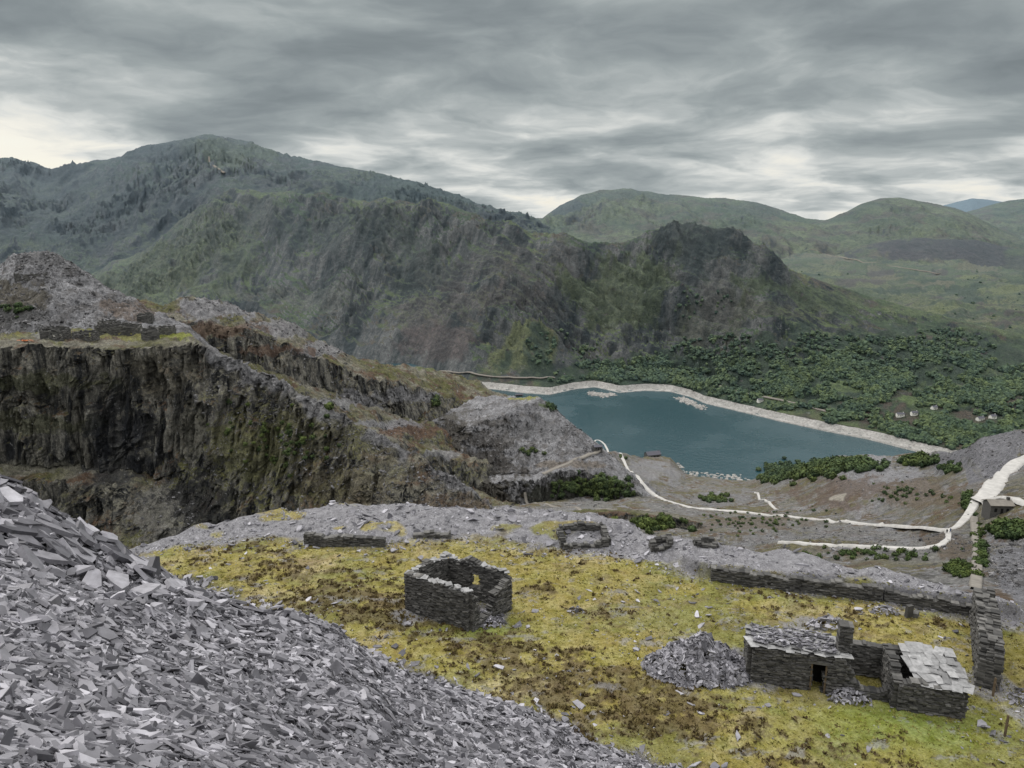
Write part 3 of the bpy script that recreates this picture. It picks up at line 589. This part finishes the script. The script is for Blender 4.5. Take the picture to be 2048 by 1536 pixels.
B=Boxes();roof(B,f0-nv*.12-dv*.1,4.8,2.6,zb+2.28,zb+2.0);roof(B,f0-nv*.0-dv*.0,4.5,2.3,zb+2.36,zb+2.1,.5);fin(B,'collapsed_roof_slabs',M_roof,h2,.35)
n=420;q1=rng.random(n)*4.5;q2=rng.random(n)*2.4;xy=f0[None]+dv[None]*q1[:,None]+nv[None]*q2[:,None]
o=shards('roof_rubble',xy[:,0],xy[:,1],rng.uniform(.15,.5,n),.22,pz=np.full(n,zb+2.40)-q2*.1+.1*rng.random(n));o.parent=h2;o.matrix_parent_inverse=Matrix.Translation(-h2.location)
f2=f1+dv*2.6;f3=f2+dv*3.1
B=Boxes();wall(B,b1,f2+nv*2.4,[(0,1.8),(.5,2.0),(1,1.8)],zb=zb,**HC);fin(B,'standing_back_wall',M_wall,h2)
B=Boxes();wall(B,f1,f2,[(0,2.1),(.15,1.1),(.5,.6),(.8,.5),(1,1.3)],zb=zb,**HC);wall(B,f2,f2+nv*2.4,[(0,1.6),(.5,2.2),(1,2.0)],zb=zb,**HC);fin(B,'collapsed_wall',M_wall,h2)
B=Boxes();wall(B,f2-nv*.6,f3-nv*.6,[(0,1.5),(.3,1.9),(1,1.55)],zb=zb,rag=.05,**HC);wall(B,f3-nv*.6,f3+nv*2.2,[(0,1.55),(1,2.1)],zb=zb,rag=.04,**HC);wall(B,f2+nv*2.2,f3+nv*2.2,[(0,2.1),(1,2.1)],zb=zb,rag=.04,**HC);wall(B,f2-nv*.6,f2+nv*2.2,[(0,1.5),(1,2.1)],zb=zb,**HC);fin(B,'lean_to_walls',M_wall,h2)
B=Boxes();roof(B,f2+dv*.8-nv*.75,2.3,3.1,zb+1.68,zb+2.2,.03);fin(B,'lean_to_roof',M_roof,h2,.15)
B=Boxes()
for o_ in (-.36,0,.36): wall(B,(26.6+o_*.87,36.6-o_*.49),(30.9+o_*.87,44.2-o_*.49),[(0,2.0),(.1,2.7),(.3,2.3),(.5,2.6),(1,2.2)],th=.42,ch=.1,ln=.3,rag=.22,zb=H-26.1)
B.build('incline_abutment_wall',M_wall,jit=.1)
def dsw(uvs,h,th=.5,name='dry_stone_wall',off=0.0):
    B=Boxes();pts=[Wz(u,v,-26)[:2]-np.array([0,.15]) for u,v in uvs]
    for i in range(len(pts)-1): wall(B,pts[i],pts[i+1],[(0,h),(.3,h*1.05),(.7,h*.9),(1,h)],th=th,ch=.09,ln=.35,rag=.16,zb=H-26.12+off)
    return B.build(name,M_wall)
dsw([(1420,1158),(1600,1180),(1760,1198)],1.1);dsw([(1765,1198),(1860,1213),(1955,1229)],.85)
dsw([(612,1088),(690,1095),(772,1096)],.9,off=.25);dsw([(828,1082),(902,1080)],.6,off=.3)
def stub(u,v,L,Wd,h,name='ruined_wall_stub',yaw=.1):
    p=Wz(u,v,-25.3)[:2];dx=np.array([math.cos(yaw),math.sin(yaw)]);dy=np.array([-dx[1],dx[0]]);B=Boxes()
    wall(B,p-dx*L/2,p+dx*L/2,[(0,h),(.3,h*.5),(.6,h*.6),(1,h)],th=.45);wall(B,p-dx*L/2,p-dx*L/2+dy*Wd,[(0,h),(1,h*.8)],th=.45);wall(B,p+dx*L/2,p+dx*L/2+dy*Wd,[(0,h),(1,h*.8)],th=.45)
    wall(B,p-dx*L/2+dy*Wd,p+dx*L/2+dy*Wd,[(0,h*.8),(.5,h),(1,h*.9)],th=.45)
    return B.build(name,M_wall)
stub(1172,1082,3.6,2.2,.7);stub(1325,1095,1.3,.8,.6);stub(1412,1102,1.4,.8,.55,yaw=-.1)
B=Boxes();p=Wz(1817,1232,-26);B.add((p[0],p[1],g(p)+.4),(.45,.25,1.0),.3,.3);B.add((p[0]+.5,p[1]+.1,g(p)+.15),(.6,.4,.35),.9,.5);B.build('standing_slate_slab',M_wall)
def post(u,v,h,name='fence_post'):
    p=Wz(u,v,-26);zz=g(p);B=Boxes()
    B.add((p[0],p[1],zz+h/2),(.09,.09,h),.3,.5);B.add((p[0],p[1],zz+h+.02),(.07,.07,.06),.5,.4);B.build(name,M_wood,jit=.08);return (p[0],p[1],zz+h)
q=[post(2010,1470,1.2),post(1985,1395,1.1),post(2060,1540,1.2)]
for a_,b_ in [(q[0],q[1]),(q[0],q[2])]:
    cu=bpy.data.curves.new('fence_wire','CURVE');cu.dimensions='3D';cu.bevel_depth=.006
    for dz in (.1,.45,.8):
        sp=cu.splines.new('POLY');sp.points.add(4)
        for i in range(5):
            s=i/4;sp.points[i].co=(a_[0]*(1-s)+b_[0]*s,a_[1]*(1-s)+b_[1]*s,a_[2]*(1-s)+b_[2]*s-dz-.03*math.sin(math.pi*s),1)
    o=bpy.data.objects.new('fence_wire',cu);cu.materials.append(M_wood);sc.collection.objects.link(o)
# ================= items standing on the terrain (located by camera rays through image pixels onto the built ground)
bpy.context.view_layer.update()
dg=bpy.context.evaluated_depsgraph_get()
O=Vector((0,0,H))
def pixel_hit(u,v,start=95):
    dx,dy,dz=ray(u,v);d_=Vector((float(dx),float(dy),float(dz))).normalized()
    ok,loc,nrm,i,ob,mt=sc.ray_cast(dg,O+d_*start,d_,distance=20000)
    return (loc,ob.name) if ok else (None,None)
def ground(x,y,z,up=25):
    ok,loc,*_=sc.ray_cast(dg,Vector((x,y,z+up)),Vector((0,0,-1)),distance=200)
    return loc.z if ok else z
def ribbon(name,uv,w,mat,lift=.3,start=95,n=None):
    uv=np.array(uv,float);seg=np.r_[0,np.cumsum(np.hypot(*np.diff(uv,axis=0).T))]
    n=n or max(8,int(seg[-1]/7));s=np.linspace(0,seg[-1],n)
    us=np.interp(s,seg,uv[:,0]);vs=np.interp(s,seg,uv[:,1])
    k=np.array([.25,.5,.25])
    for _ in range(3): us[1:-1]=np.convolve(us,k,'valid');vs[1:-1]=np.convolve(vs,k,'valid')
    pts=[]
    for a_,b_ in zip(us,vs):
        l,_o=pixel_hit(a_,b_,start)
        if l: pts.append((l.x,l.y,l.z))
    p=np.array(pts)
    for _ in range(6): p[1:-1]=(p[:-2]+2*p[1:-1]+p[2:])/4
    sg=np.r_[0,np.cumsum(np.linalg.norm(np.diff(p[:,:2],axis=0),axis=1))];m_=max(10,int(sg[-1]/(w*.4)));m_=min(m_,600)
    s=np.linspace(0,sg[-1],m_);p=np.stack([np.interp(s,sg,p[:,i]) for i in range(3)],-1)
    tg=np.gradient(p,axis=0)[:,:2];tg/=np.linalg.norm(tg,axis=1,keepdims=True)+1e-9
    wv=w*(1+.12*np.sin(s/17)+.03*rng.normal(0,1,m_))
    G=np.zeros((m_,9,3))
    for j in range(9):
        f_=(j-4)/8
        xy=p[:,:2]+np.stack([-tg[:,1],tg[:,0]],-1)*(wv*f_)[:,None]
        for i in range(m_): G[i,j]=(xy[i,0],xy[i,1],ground(xy[i,0],xy[i,1],p[i,2],12))
    zc=G[...,2].max(1)
    for _ in range(8): zc[1:-1]=(zc[:-2]+2*zc[1:-1]+zc[2:])/4
    bed=np.maximum(zc[:,None],G[...,2]) if w<20 else G[...,2]
    G[...,2]=bed+lift
    G[:,0,2]-=lift+.8;G[:,-1,2]-=lift+.8
    return gridmesh(name,G,mat)
ribbon('gravel_road',[(1160,860),(1195,878),(1225,895),(1250,925),(1272,955),(1300,985),(1340,1005),(1390,1018),(1450,1022),(1540,1030),(1640,1040),(1740,1050),(1830,1058),(1880,1063),(1915,1058),(1938,1035),(1950,1010)],3.4,M_track)
ribbon('gravel_road',[(1950,1012),(1975,1000),(1985,985),(2000,960),(2025,935),(2060,915)],6.5,M_track)
ribbon('gravel_road',[(1965,1005),(2000,995),(2048,1008),(2100,1015)],3.5,M_track)
ribbon('gravel_road',[(1560,1085),(1640,1090),(1740,1095),(1840,1100),(1890,1092),(1905,1075),(1895,1062)],2.0,M_track)
ribbon('footpath',[(1510,985),(1525,1002),(1555,1020)],2,M_track)
ribbon('footpath',[(1300,1020),(1200,1020),(1100,1012),(1050,1000)],2.5,M_path)
ribbon('earth_track',[(1085,948),(1130,930),(1180,910),(1200,900)],4,M_path)
ribbon('incline_track',[(1952,1180),(1953,1150),(1955,1110),(1950,1070),(1948,1040)],2.2,M_path)
ribbon('mountain_path',[(418,316),(414,324),(420,332),(432,342),(450,350)],11,M_path,6,3000)
ribbon('lakeside_road',[(1440,772),(1500,790),(1560,800),(1620,815),(1700,835)],6,M_path,1.0,900)
ribbon('hill_track',[(1620,500),(1700,520),(1800,535),(1880,548)],8,M_path,1,1500)
ribbon('lakeside_road',[(880,745),(960,752),(1040,758),(1110,757)],5,M_path,1,1000)
# ---------- trees
COT=[(1800,832,12),(1828,829,10),(1868,818,9),(1960,840,12),(1985,836,10),(1520,803,10)]
def ico():
    import bmesh
    bm=bmesh.new();bmesh.ops.create_icosphere(bm,subdivisions=2,radius=1);v=np.array([q.co[:] for q in bm.verts]);f=np.array([[q.index for q in w.verts] for w in bm.faces]);bm.free();return v,f
IV,IF=ico()
def crowns(name,pts,rad):
    n=len(pts);p=np.array(pts)
    k=len(IV);d=1+rng.uniform(-.5,.5,(n,k));V=IV[None]*d[...,None]*rad[:,None,None]
    V[...,2]*=rng.uniform(.7,1.35,n)[:,None];V+=p[:,None];V[...,2]+=(rad*.5)[:,None]
    lp=(np.arange(n)*k)[:,None,None]+IF[None]
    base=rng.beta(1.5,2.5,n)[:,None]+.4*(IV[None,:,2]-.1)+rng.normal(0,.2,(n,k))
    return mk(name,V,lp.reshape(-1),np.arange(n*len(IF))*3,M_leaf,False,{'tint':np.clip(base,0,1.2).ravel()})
pts=[];rad=[]
reg=[(1500,770,340,52,5000),(1300,750,190,34,2000),(1780,750,280,55,4000),(1880,690,110,32,500),(1990,830,170,60,3600),(1800,850,190,45,3000),(1430,700,120,38,500),(1200,764,120,20,800),(1400,610,70,30,50),(1650,690,140,25,350),(1920,890,150,25,1300),(2000,770,120,55,1800),(1120,700,80,40,120)]
for (u,v,ru,rv,n) in reg:
    uu=u+ru*rng.uniform(-1,1,n);vv=v+rv*rng.uniform(-1,1,n);cl=fbm(uu/45,vv/22,5.5,4,.6)
    q=((uu-u)/ru)**2+((vv-v)/rv)**2
    for a_,b_,c_,d_ in zip(uu,vv,cl,q):
        if d_>1 or c_<-.30+.35*d_: continue
        vs_=np.interp(a_,sh[:,0],sh[:,1])-14
        if b_>vs_: continue
        if abs(a_-1560)<35 and abs(b_-800)<7 or abs(a_-1850)<40 and abs(b_-820)<7 or abs(a_-1700)<30 and abs(b_-790)<6: continue
        if any(abs(a_-cu_)<9+cl_*.6 and -3<b_-cv_<13 for cu_,cv_,cl_ in COT): continue
        l,o=pixel_hit(a_,b_,900)
        if l and o and o.startswith('mountain_ridge'): pts.append(l[:]);rad.append(rng.uniform(1.9,4.9))
crowns('woodland',pts,np.array(rad))
pts=[];rad=[]
for i in range(200):
    a_=rng.uniform(1600,2250);b_=rng.uniform(540,660)
    if fbm(np.array([a_/30]),np.array([b_/6]),2.2,3)[0]<.3: continue
    l,o=pixel_hit(a_,b_,1200)
    if l and l.y>1900: pts.append(l[:]);rad.append(rng.uniform(2,4))
crowns('hedgerow_trees',pts,np.array(rad))
def bush(name,lst,leaf=170):
    P_=[];R_=[]
    for (u,v,ru,rv,n,r0,r1) in lst:
        for i in range(n):
            a_=u+ru*rng.normal(0,.5);b_=v+rv*rng.normal(0,.5);l,o=pixel_hit(a_,b_)
            if l and l.y<1150: P_.append(l[:]);R_.append(rng.uniform(r0,r1))
    n=len(P_);P_=np.array(P_);R_=np.array(R_)
    d=rng.normal(0,1,(n,leaf,3));d/=np.linalg.norm(d,axis=-1,keepdims=True)
    lump=1+.35*np.sin(d[...,0]*4+rng.uniform(0,6,n)[:,None])*np.cos(d[...,1]*4+rng.uniform(0,6,n)[:,None])
    rr=rng.uniform(.45,1,(n,leaf))**.6*lump
    c=P_[:,None]+d*(rr*R_[:,None])[...,None]*np.array([1,1,.8]);c[...,2]+=(R_*.55)[:,None]
    a=rng.normal(0,1,(n,leaf,3));a/=np.linalg.norm(a,axis=-1,keepdims=True);b=np.cross(a,d);s=(R_*.2)[:,None,None]
    V=np.stack([c-a*s-b*s,c+a*s-b*s,c+a*s+b*s*.7,c-a*s+b*s*.8],2)
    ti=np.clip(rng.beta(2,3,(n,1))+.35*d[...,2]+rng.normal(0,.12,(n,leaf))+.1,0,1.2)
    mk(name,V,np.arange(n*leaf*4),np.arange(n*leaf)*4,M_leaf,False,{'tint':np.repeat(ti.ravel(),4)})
bush('shrub_thicket',[(1600,942,75,16,260,2.2,4.2),(1700,932,60,12,120,2,4),(1540,958,30,8,70,2,3.5),(1840,925,35,10,60,2,3.5),(1430,1000,28,8,45,1.4,2.6),(1200,975,60,22,150,1.5,3.2),(1130,975,40,18,60,1.2,2.6),(1300,1050,60,12,80,1.0,2.2),(2025,1062,40,14,90,1.0,2.0),(1915,1140,22,14,50,.5,1.0),(1960,1095,10,50,60,.5,1.0),(1935,1010,10,20,25,1,2),(1900,940,20,8,20,1.5,2.5),(1245,915,8,4,5,1.5,2.5)])
bush('gorse_scrub',[(1060,905,20,8,12,1.5,2.5),(875,806,10,10,8,2,4),(655,820,10,12,6,1.2,2.5),(40,620,30,10,20,1.0,2.0),(1500,1040,150,25,90,.5,1.2),(1750,1110,150,15,60,.5,1.1),(560,880,120,60,60,.7,1.6),(1800,990,80,20,40,.7,1.4),(1100,812,10,10,8,2,3)],90)
# ---------- cottages, huts
def house(name,u,v,L,Wd,h,rh,mw,mr_,yaw=.2,start=95,door=True):
    l,o=pixel_hit(u,v,start)
    if not l: return
    e_=empty(name,l);e_.rotation_euler=(0,0,yaw)
    x0,y0=L/2,Wd/2
    V=[(-x0,-y0,-2),(x0,-y0,-2),(x0,y0,-2),(-x0,y0,-2),(-x0,-y0,h),(x0,-y0,h),(x0,y0,h),(-x0,y0,h),(-x0,0,h+rh),(x0,0,h+rh)]
    f=[[0,1,5,4],[1,2,6,9,5],[2,3,7,6],[3,0,4,8,7]]
    lp=[i for q in f for i in q];st=np.cumsum([0]+[len(q) for q in f])[:-1]
    mk('walls',np.array(V,float),lp,st,mw,parent=e_,attrs={'tint':np.full(10,.4)})
    k=.35
    R=[(-x0-k,-y0-k,h-.1),(x0+k,-y0-k,h-.1),(x0+k,0,h+rh+.12),(-x0-k,0,h+rh+.12),(x0+k,y0+k,h-.1),(-x0-k,y0+k,h-.1)]
    R=R+[(a,b,c+.2) for a,b,c in R]
    f=[[6,7,8,9],[9,8,10,11],[0,3,2,1],[3,5,4,2],[0,1,7,6],[4,5,11,10],[1,2,8,7],[2,4,10,8],[0,6,9,3],[3,9,11,5]]
    mk('roof',np.array(R,float),[i for q in f for i in q],np.arange(len(f))*4,mr_,parent=e_)
    B=Boxes()
    for s_ in (-.55,.5): B.add((s_*x0,-y0-.02,h*.55),(L*.12,.08,h*.35),0)
    B.add((0,-y0-.02,h*.36),(L*.11,.08,h*.72),0)
    o=B.build('door_and_windows',M_dark,e_,0)
    B=Boxes();B.add((x0*.8,0,h+rh+.4),(.8,.8,1.4),0);B.build('chimney',mw,e_,0)
for (u,v,L) in COT:
    house('white_cottage',u,v,L,6,3.6,2.2,M_white,M_hroof,rng.uniform(-.4,.4),900)
house('quarry_winding_house',1994,1026,7.0,4.5,3.4,1.0,M_wall,M_path,-.05)
house('quarry_hut',1195,899,7,5,3,1,M_wall,M_hroof,.2)
house('quarry_hut',1038,792,14,6,3.5,1,M_wall,M_hroof,.1)
house('lakeside_boathouse',1305,914,22,12,5,4,M_wall,M_hroof,.3)
def pruin(u,v,L,Wd,h,yaw):
    l,o=pixel_hit(u,v)
    if not l: return
    B=Boxes();p=np.array(l[:2]);dx=np.array([math.cos(yaw),math.sin(yaw)]);dy=np.array([-dx[1],dx[0]]);z0=l.z-.6
    for (a_,b_,hh) in [(p-dx*L/2,p+dx*L/2,h),(p-dx*L/2,p-dx*L/2+dy*Wd,h*1.1),(p+dx*L/2,p+dx*L/2+dy*Wd,h),(p-dx*L/2+dy*Wd,p+dx*L/2+dy*Wd,h*1.2)]:
        LL=np.linalg.norm(b_-a_);wall(B,a_,b_,[(0,hh),(.3,hh*.9),(.6,hh*1.05),(1,hh*.85)],th=.7,ch=.35,ln=1.1,zb=z0,rag=.4,holes=[(LL*k_,LL*k_+1.4,1,3.0) for k_ in (.2,.5,.8)] if LL>8 else ())
    B.build('ruined_quarry_barracks',M_wall)
pruin(235,672,20,6,5.2,.15);pruin(165,680,9,6,3.6,.0);pruin(105,680,10,7,5.2,.1);pruin(302,680,7,5,5.2,.5);pruin(328,668,7,5,3.6,0);pruin(290,645,7,5,4.6,.2);pruin(60,560,16,6,4,.1);pruin(215,655,9,5,3.5,.1)
l,_=pixel_hit(50,683)
if l:
    B=Boxes()
    for i in range(12): B.add((l.x+rng.normal(0,1.6),l.y+rng.normal(0,.8),l.z+.2+rng.uniform(0,.6)),(rng.uniform(1,2.4),rng.uniform(.5,1.2),.12),rng.uniform(-.6,.6),.5,rng.normal(0,.3))
    B.build('rusty_iron_sheets',M_rust)
def rocks(name,uvs,n,r,zs=.6):
    V_=[]
    for i in range(n):
        j=rng.integers(len(uvs)-1);s=rng.random();u=uvs[j][0]*(1-s)+uvs[j+1][0]*s;v=uvs[j][1]*(1-s)+uvs[j+1][1]*s
        p=Wz(u,v,-H)+rng.normal(0,1,3)*np.array([5,8,0]);rr=rng.uniform(r*.4,r);V_.append(IV*(1+rng.uniform(-.35,.3,(len(IV),1)))*rr*np.array([1.3,1.3,zs])+p)
    n_=len(V_);lp=(np.arange(n_)*len(IV))[:,None,None]+IF[None]
    V_=np.array(V_).reshape(-1,3)
    mk(name,V_,lp.reshape(-1),np.arange(n_*len(IF))*3,M_shore,False,{'paint':np.zeros((len(V_),4))})
rocks('rock_pier',[(1178,786),(1200,791),(1225,789)],160,3,.8);rocks('rock_pier',[(1360,797),(1380,805),(1405,816)],160,3,.8)
rocks('shoreline_boulders',[(1340,925),(1375,948),(1440,952),(1500,962)],110,2.2)
# ---------- walkers
def walker(u,v,colr,yaw):
    l,_=pixel_hit(u,v)
    if not l: return
    J=[(0,0,.95),(0,0,1.2),(0,0,1.45),(0,0,1.55),(0,.02,1.68),(.2,0,1.42),(.27,.05,1.15),(.25,.2,.95),(-.2,0,1.42),(-.27,-.05,1.15),(-.25,.08,.92),(.1,0,.9),(.12,.15,.5),(.12,.12,.05),(.12,.25,.03),(-.1,0,.9),(-.12,-.05,.5),(-.12,-.25,.08),(-.12,-.13,.03)]
    E=[(0,1),(1,2),(2,3),(3,4),(2,5),(5,6),(6,7),(2,8),(8,9),(9,10),(0,11),(11,12),(12,13),(13,14),(0,15),(15,16),(16,17),(17,18)]
    R=[.15,.16,.15,.06,.11,.07,.05,.035,.07,.05,.035,.1,.07,.045,.04,.1,.07,.045,.04]
    me=bpy.data.meshes.new('walker');me.from_pydata(J,E,[]);o=bpy.data.objects.new('walker',me);sc.collection.objects.link(o)
    md=o.modifiers.new('s','SKIN')
    for i,r_ in enumerate(R): me.skin_vertices[0].data[i].radius=(r_,r_)
    me.skin_vertices[0].data[0].use_root=True
    o.modifiers.new('d','SUBSURF').levels=1
    me.materials.append(plain('walker_clothes',colr));o.location=(l.x,l.y,l.z+.3);o.rotation_euler=(0,0,yaw)
for i,(u,v) in enumerate([(2016,944),(2024,946),(1900,1068),(1893,1070),(1935,1038)]):
    walker(u,v,[(0.02,0.02,0.03),(0.3,0.05,0.04),(0.03,0.05,0.12),(0.05,0.05,0.05),(0.4,0.4,0.4)][i],i*.7)
# ================= SKY
w=bpy.data.worlds.new('World');sc.world=w;w.use_nodes=True;t=w.node_tree;t.nodes.clear()
SE,SA=math.radians(42),math.radians(-48)
out=N(t,'ShaderNodeOutputWorld')
sk=N(t,'ShaderNodeTexSky',sky_type='NISHITA');sk.sun_disc=False;sk.sun_elevation=SE;sk.sun_rotation=SA
dirv=N(t,'ShaderNodeTexCoord').outputs['Generated']
sp=N(t,'ShaderNodeSeparateXYZ',{0:dirv});zz=ma(t,'MAXIMUM',sp.outputs[2],0.0)
den=ma(t,'ADD',zz,0.17)
px=ma(t,'DIVIDE',sp.outputs[0],den);py=ma(t,'DIVIDE',sp.outputs[1],den)
cv=N(t,'ShaderNodeCombineXYZ',{0:px,1:py,2:0.0}).outputs[0]
wp=N(t,'ShaderNodeTexNoise',{'Vector':cv,'Scale':1.1,'Detail':4}).outputs[1]
cv2=N(t,'ShaderNodeVectorMath',{0:cv,1:N(t,'ShaderNodeVectorMath',{0:wp,1:(0.8,0.7,0)},operation='MULTIPLY').outputs[0]},operation='ADD').outputs[0]
cs=N(t,'ShaderNodeVectorMath',{0:cv2,1:(0.85,0.95,1)},operation='MULTIPLY').outputs[0]
n1=noi(t,cs,0.7,3,0.5,2);n2=noi(t,cs,2.2,7,0.55,3)
nn=ma(t,'ADD',ma(t,'MULTIPLY',n1,0.55),ma(t,'MULTIPLY',n2,0.45))
nn=ma(t,'ADD',nn,mr(t,zz,0.0,0.24,0.095,-0.045,False))
side=ma(t,'MULTIPLY',mr(t,sp.outputs[0],-.1,.45),mr(t,zz,.24,.06))
nn=ma(t,'ADD',nn,ma(t,'MULTIPLY',side,0.045))
left=ma(t,'MULTIPLY',mr(t,sp.outputs[0],-.38,-.58),mr(t,zz,.14,.06))
nn=ma(t,'ADD',nn,ma(t,'MULTIPLY',left,0.09))
cr=N(t,'ShaderNodeValToRGB',{0:nn});e=cr.color_ramp
e.elements[0].position=.35;e.elements[0].color=(0.19,0.22,0.235,1)
e.elements[1].position=.68;e.elements[1].color=(0.92,0.89,0.80,1)
for p_,c_ in [(.43,(0.25,0.285,0.30,1)),(.50,(0.34,0.38,0.388,1)),(.56,(0.48,0.515,0.515,1)),(.62,(0.72,0.735,0.71,1))]:
    x_=e.elements.new(p_);x_.color=c_
skc=mix(t,1.0,sk.outputs[0],(0.1,0.1,0.1),'MULTIPLY')
gap=mr(t,nn,.63,.75,0,.2)
col=mix(t,gap,cr.outputs[0],skc)
upf=mr(t,sp.outputs[2],.32,.75,0.0,1.0)
col=mix(t,upf,col,(1.86,1.84,1.80))  # unseen sky above the view brightened to lift light on the ground
bg=N(t,'ShaderNodeBackground',{0:col,1:1.0});t.links.new(bg.outputs[0],out.inputs[0])
s=bpy.data.lights.new('sun','SUN');s.energy=1.5;s.angle=math.radians(10);s.color=(1,.96,.9)
so=bpy.data.objects.new('sun',s);sc.collection.objects.link(so)
dS=Vector((math.sin(SA)*math.cos(SE),math.cos(SA)*math.cos(SE),math.sin(SE)))
so.rotation_euler=dS.to_track_quat('Z','Y').to_euler()
cam=bpy.data.cameras.new('camera');co=bpy.data.objects.new('camera',cam);sc.collection.objects.link(co)
co.location=(0,0,H);co.rotation_euler=(math.radians(90)-PT,0,0);cam.sensor_width=36;cam.lens=36*F/2048;cam.clip_end=40000;cam.clip_start=.1
sc.camera=co
sc.view_settings.view_transform='Standard';sc.view_settings.look='None';sc.view_settings.exposure=0
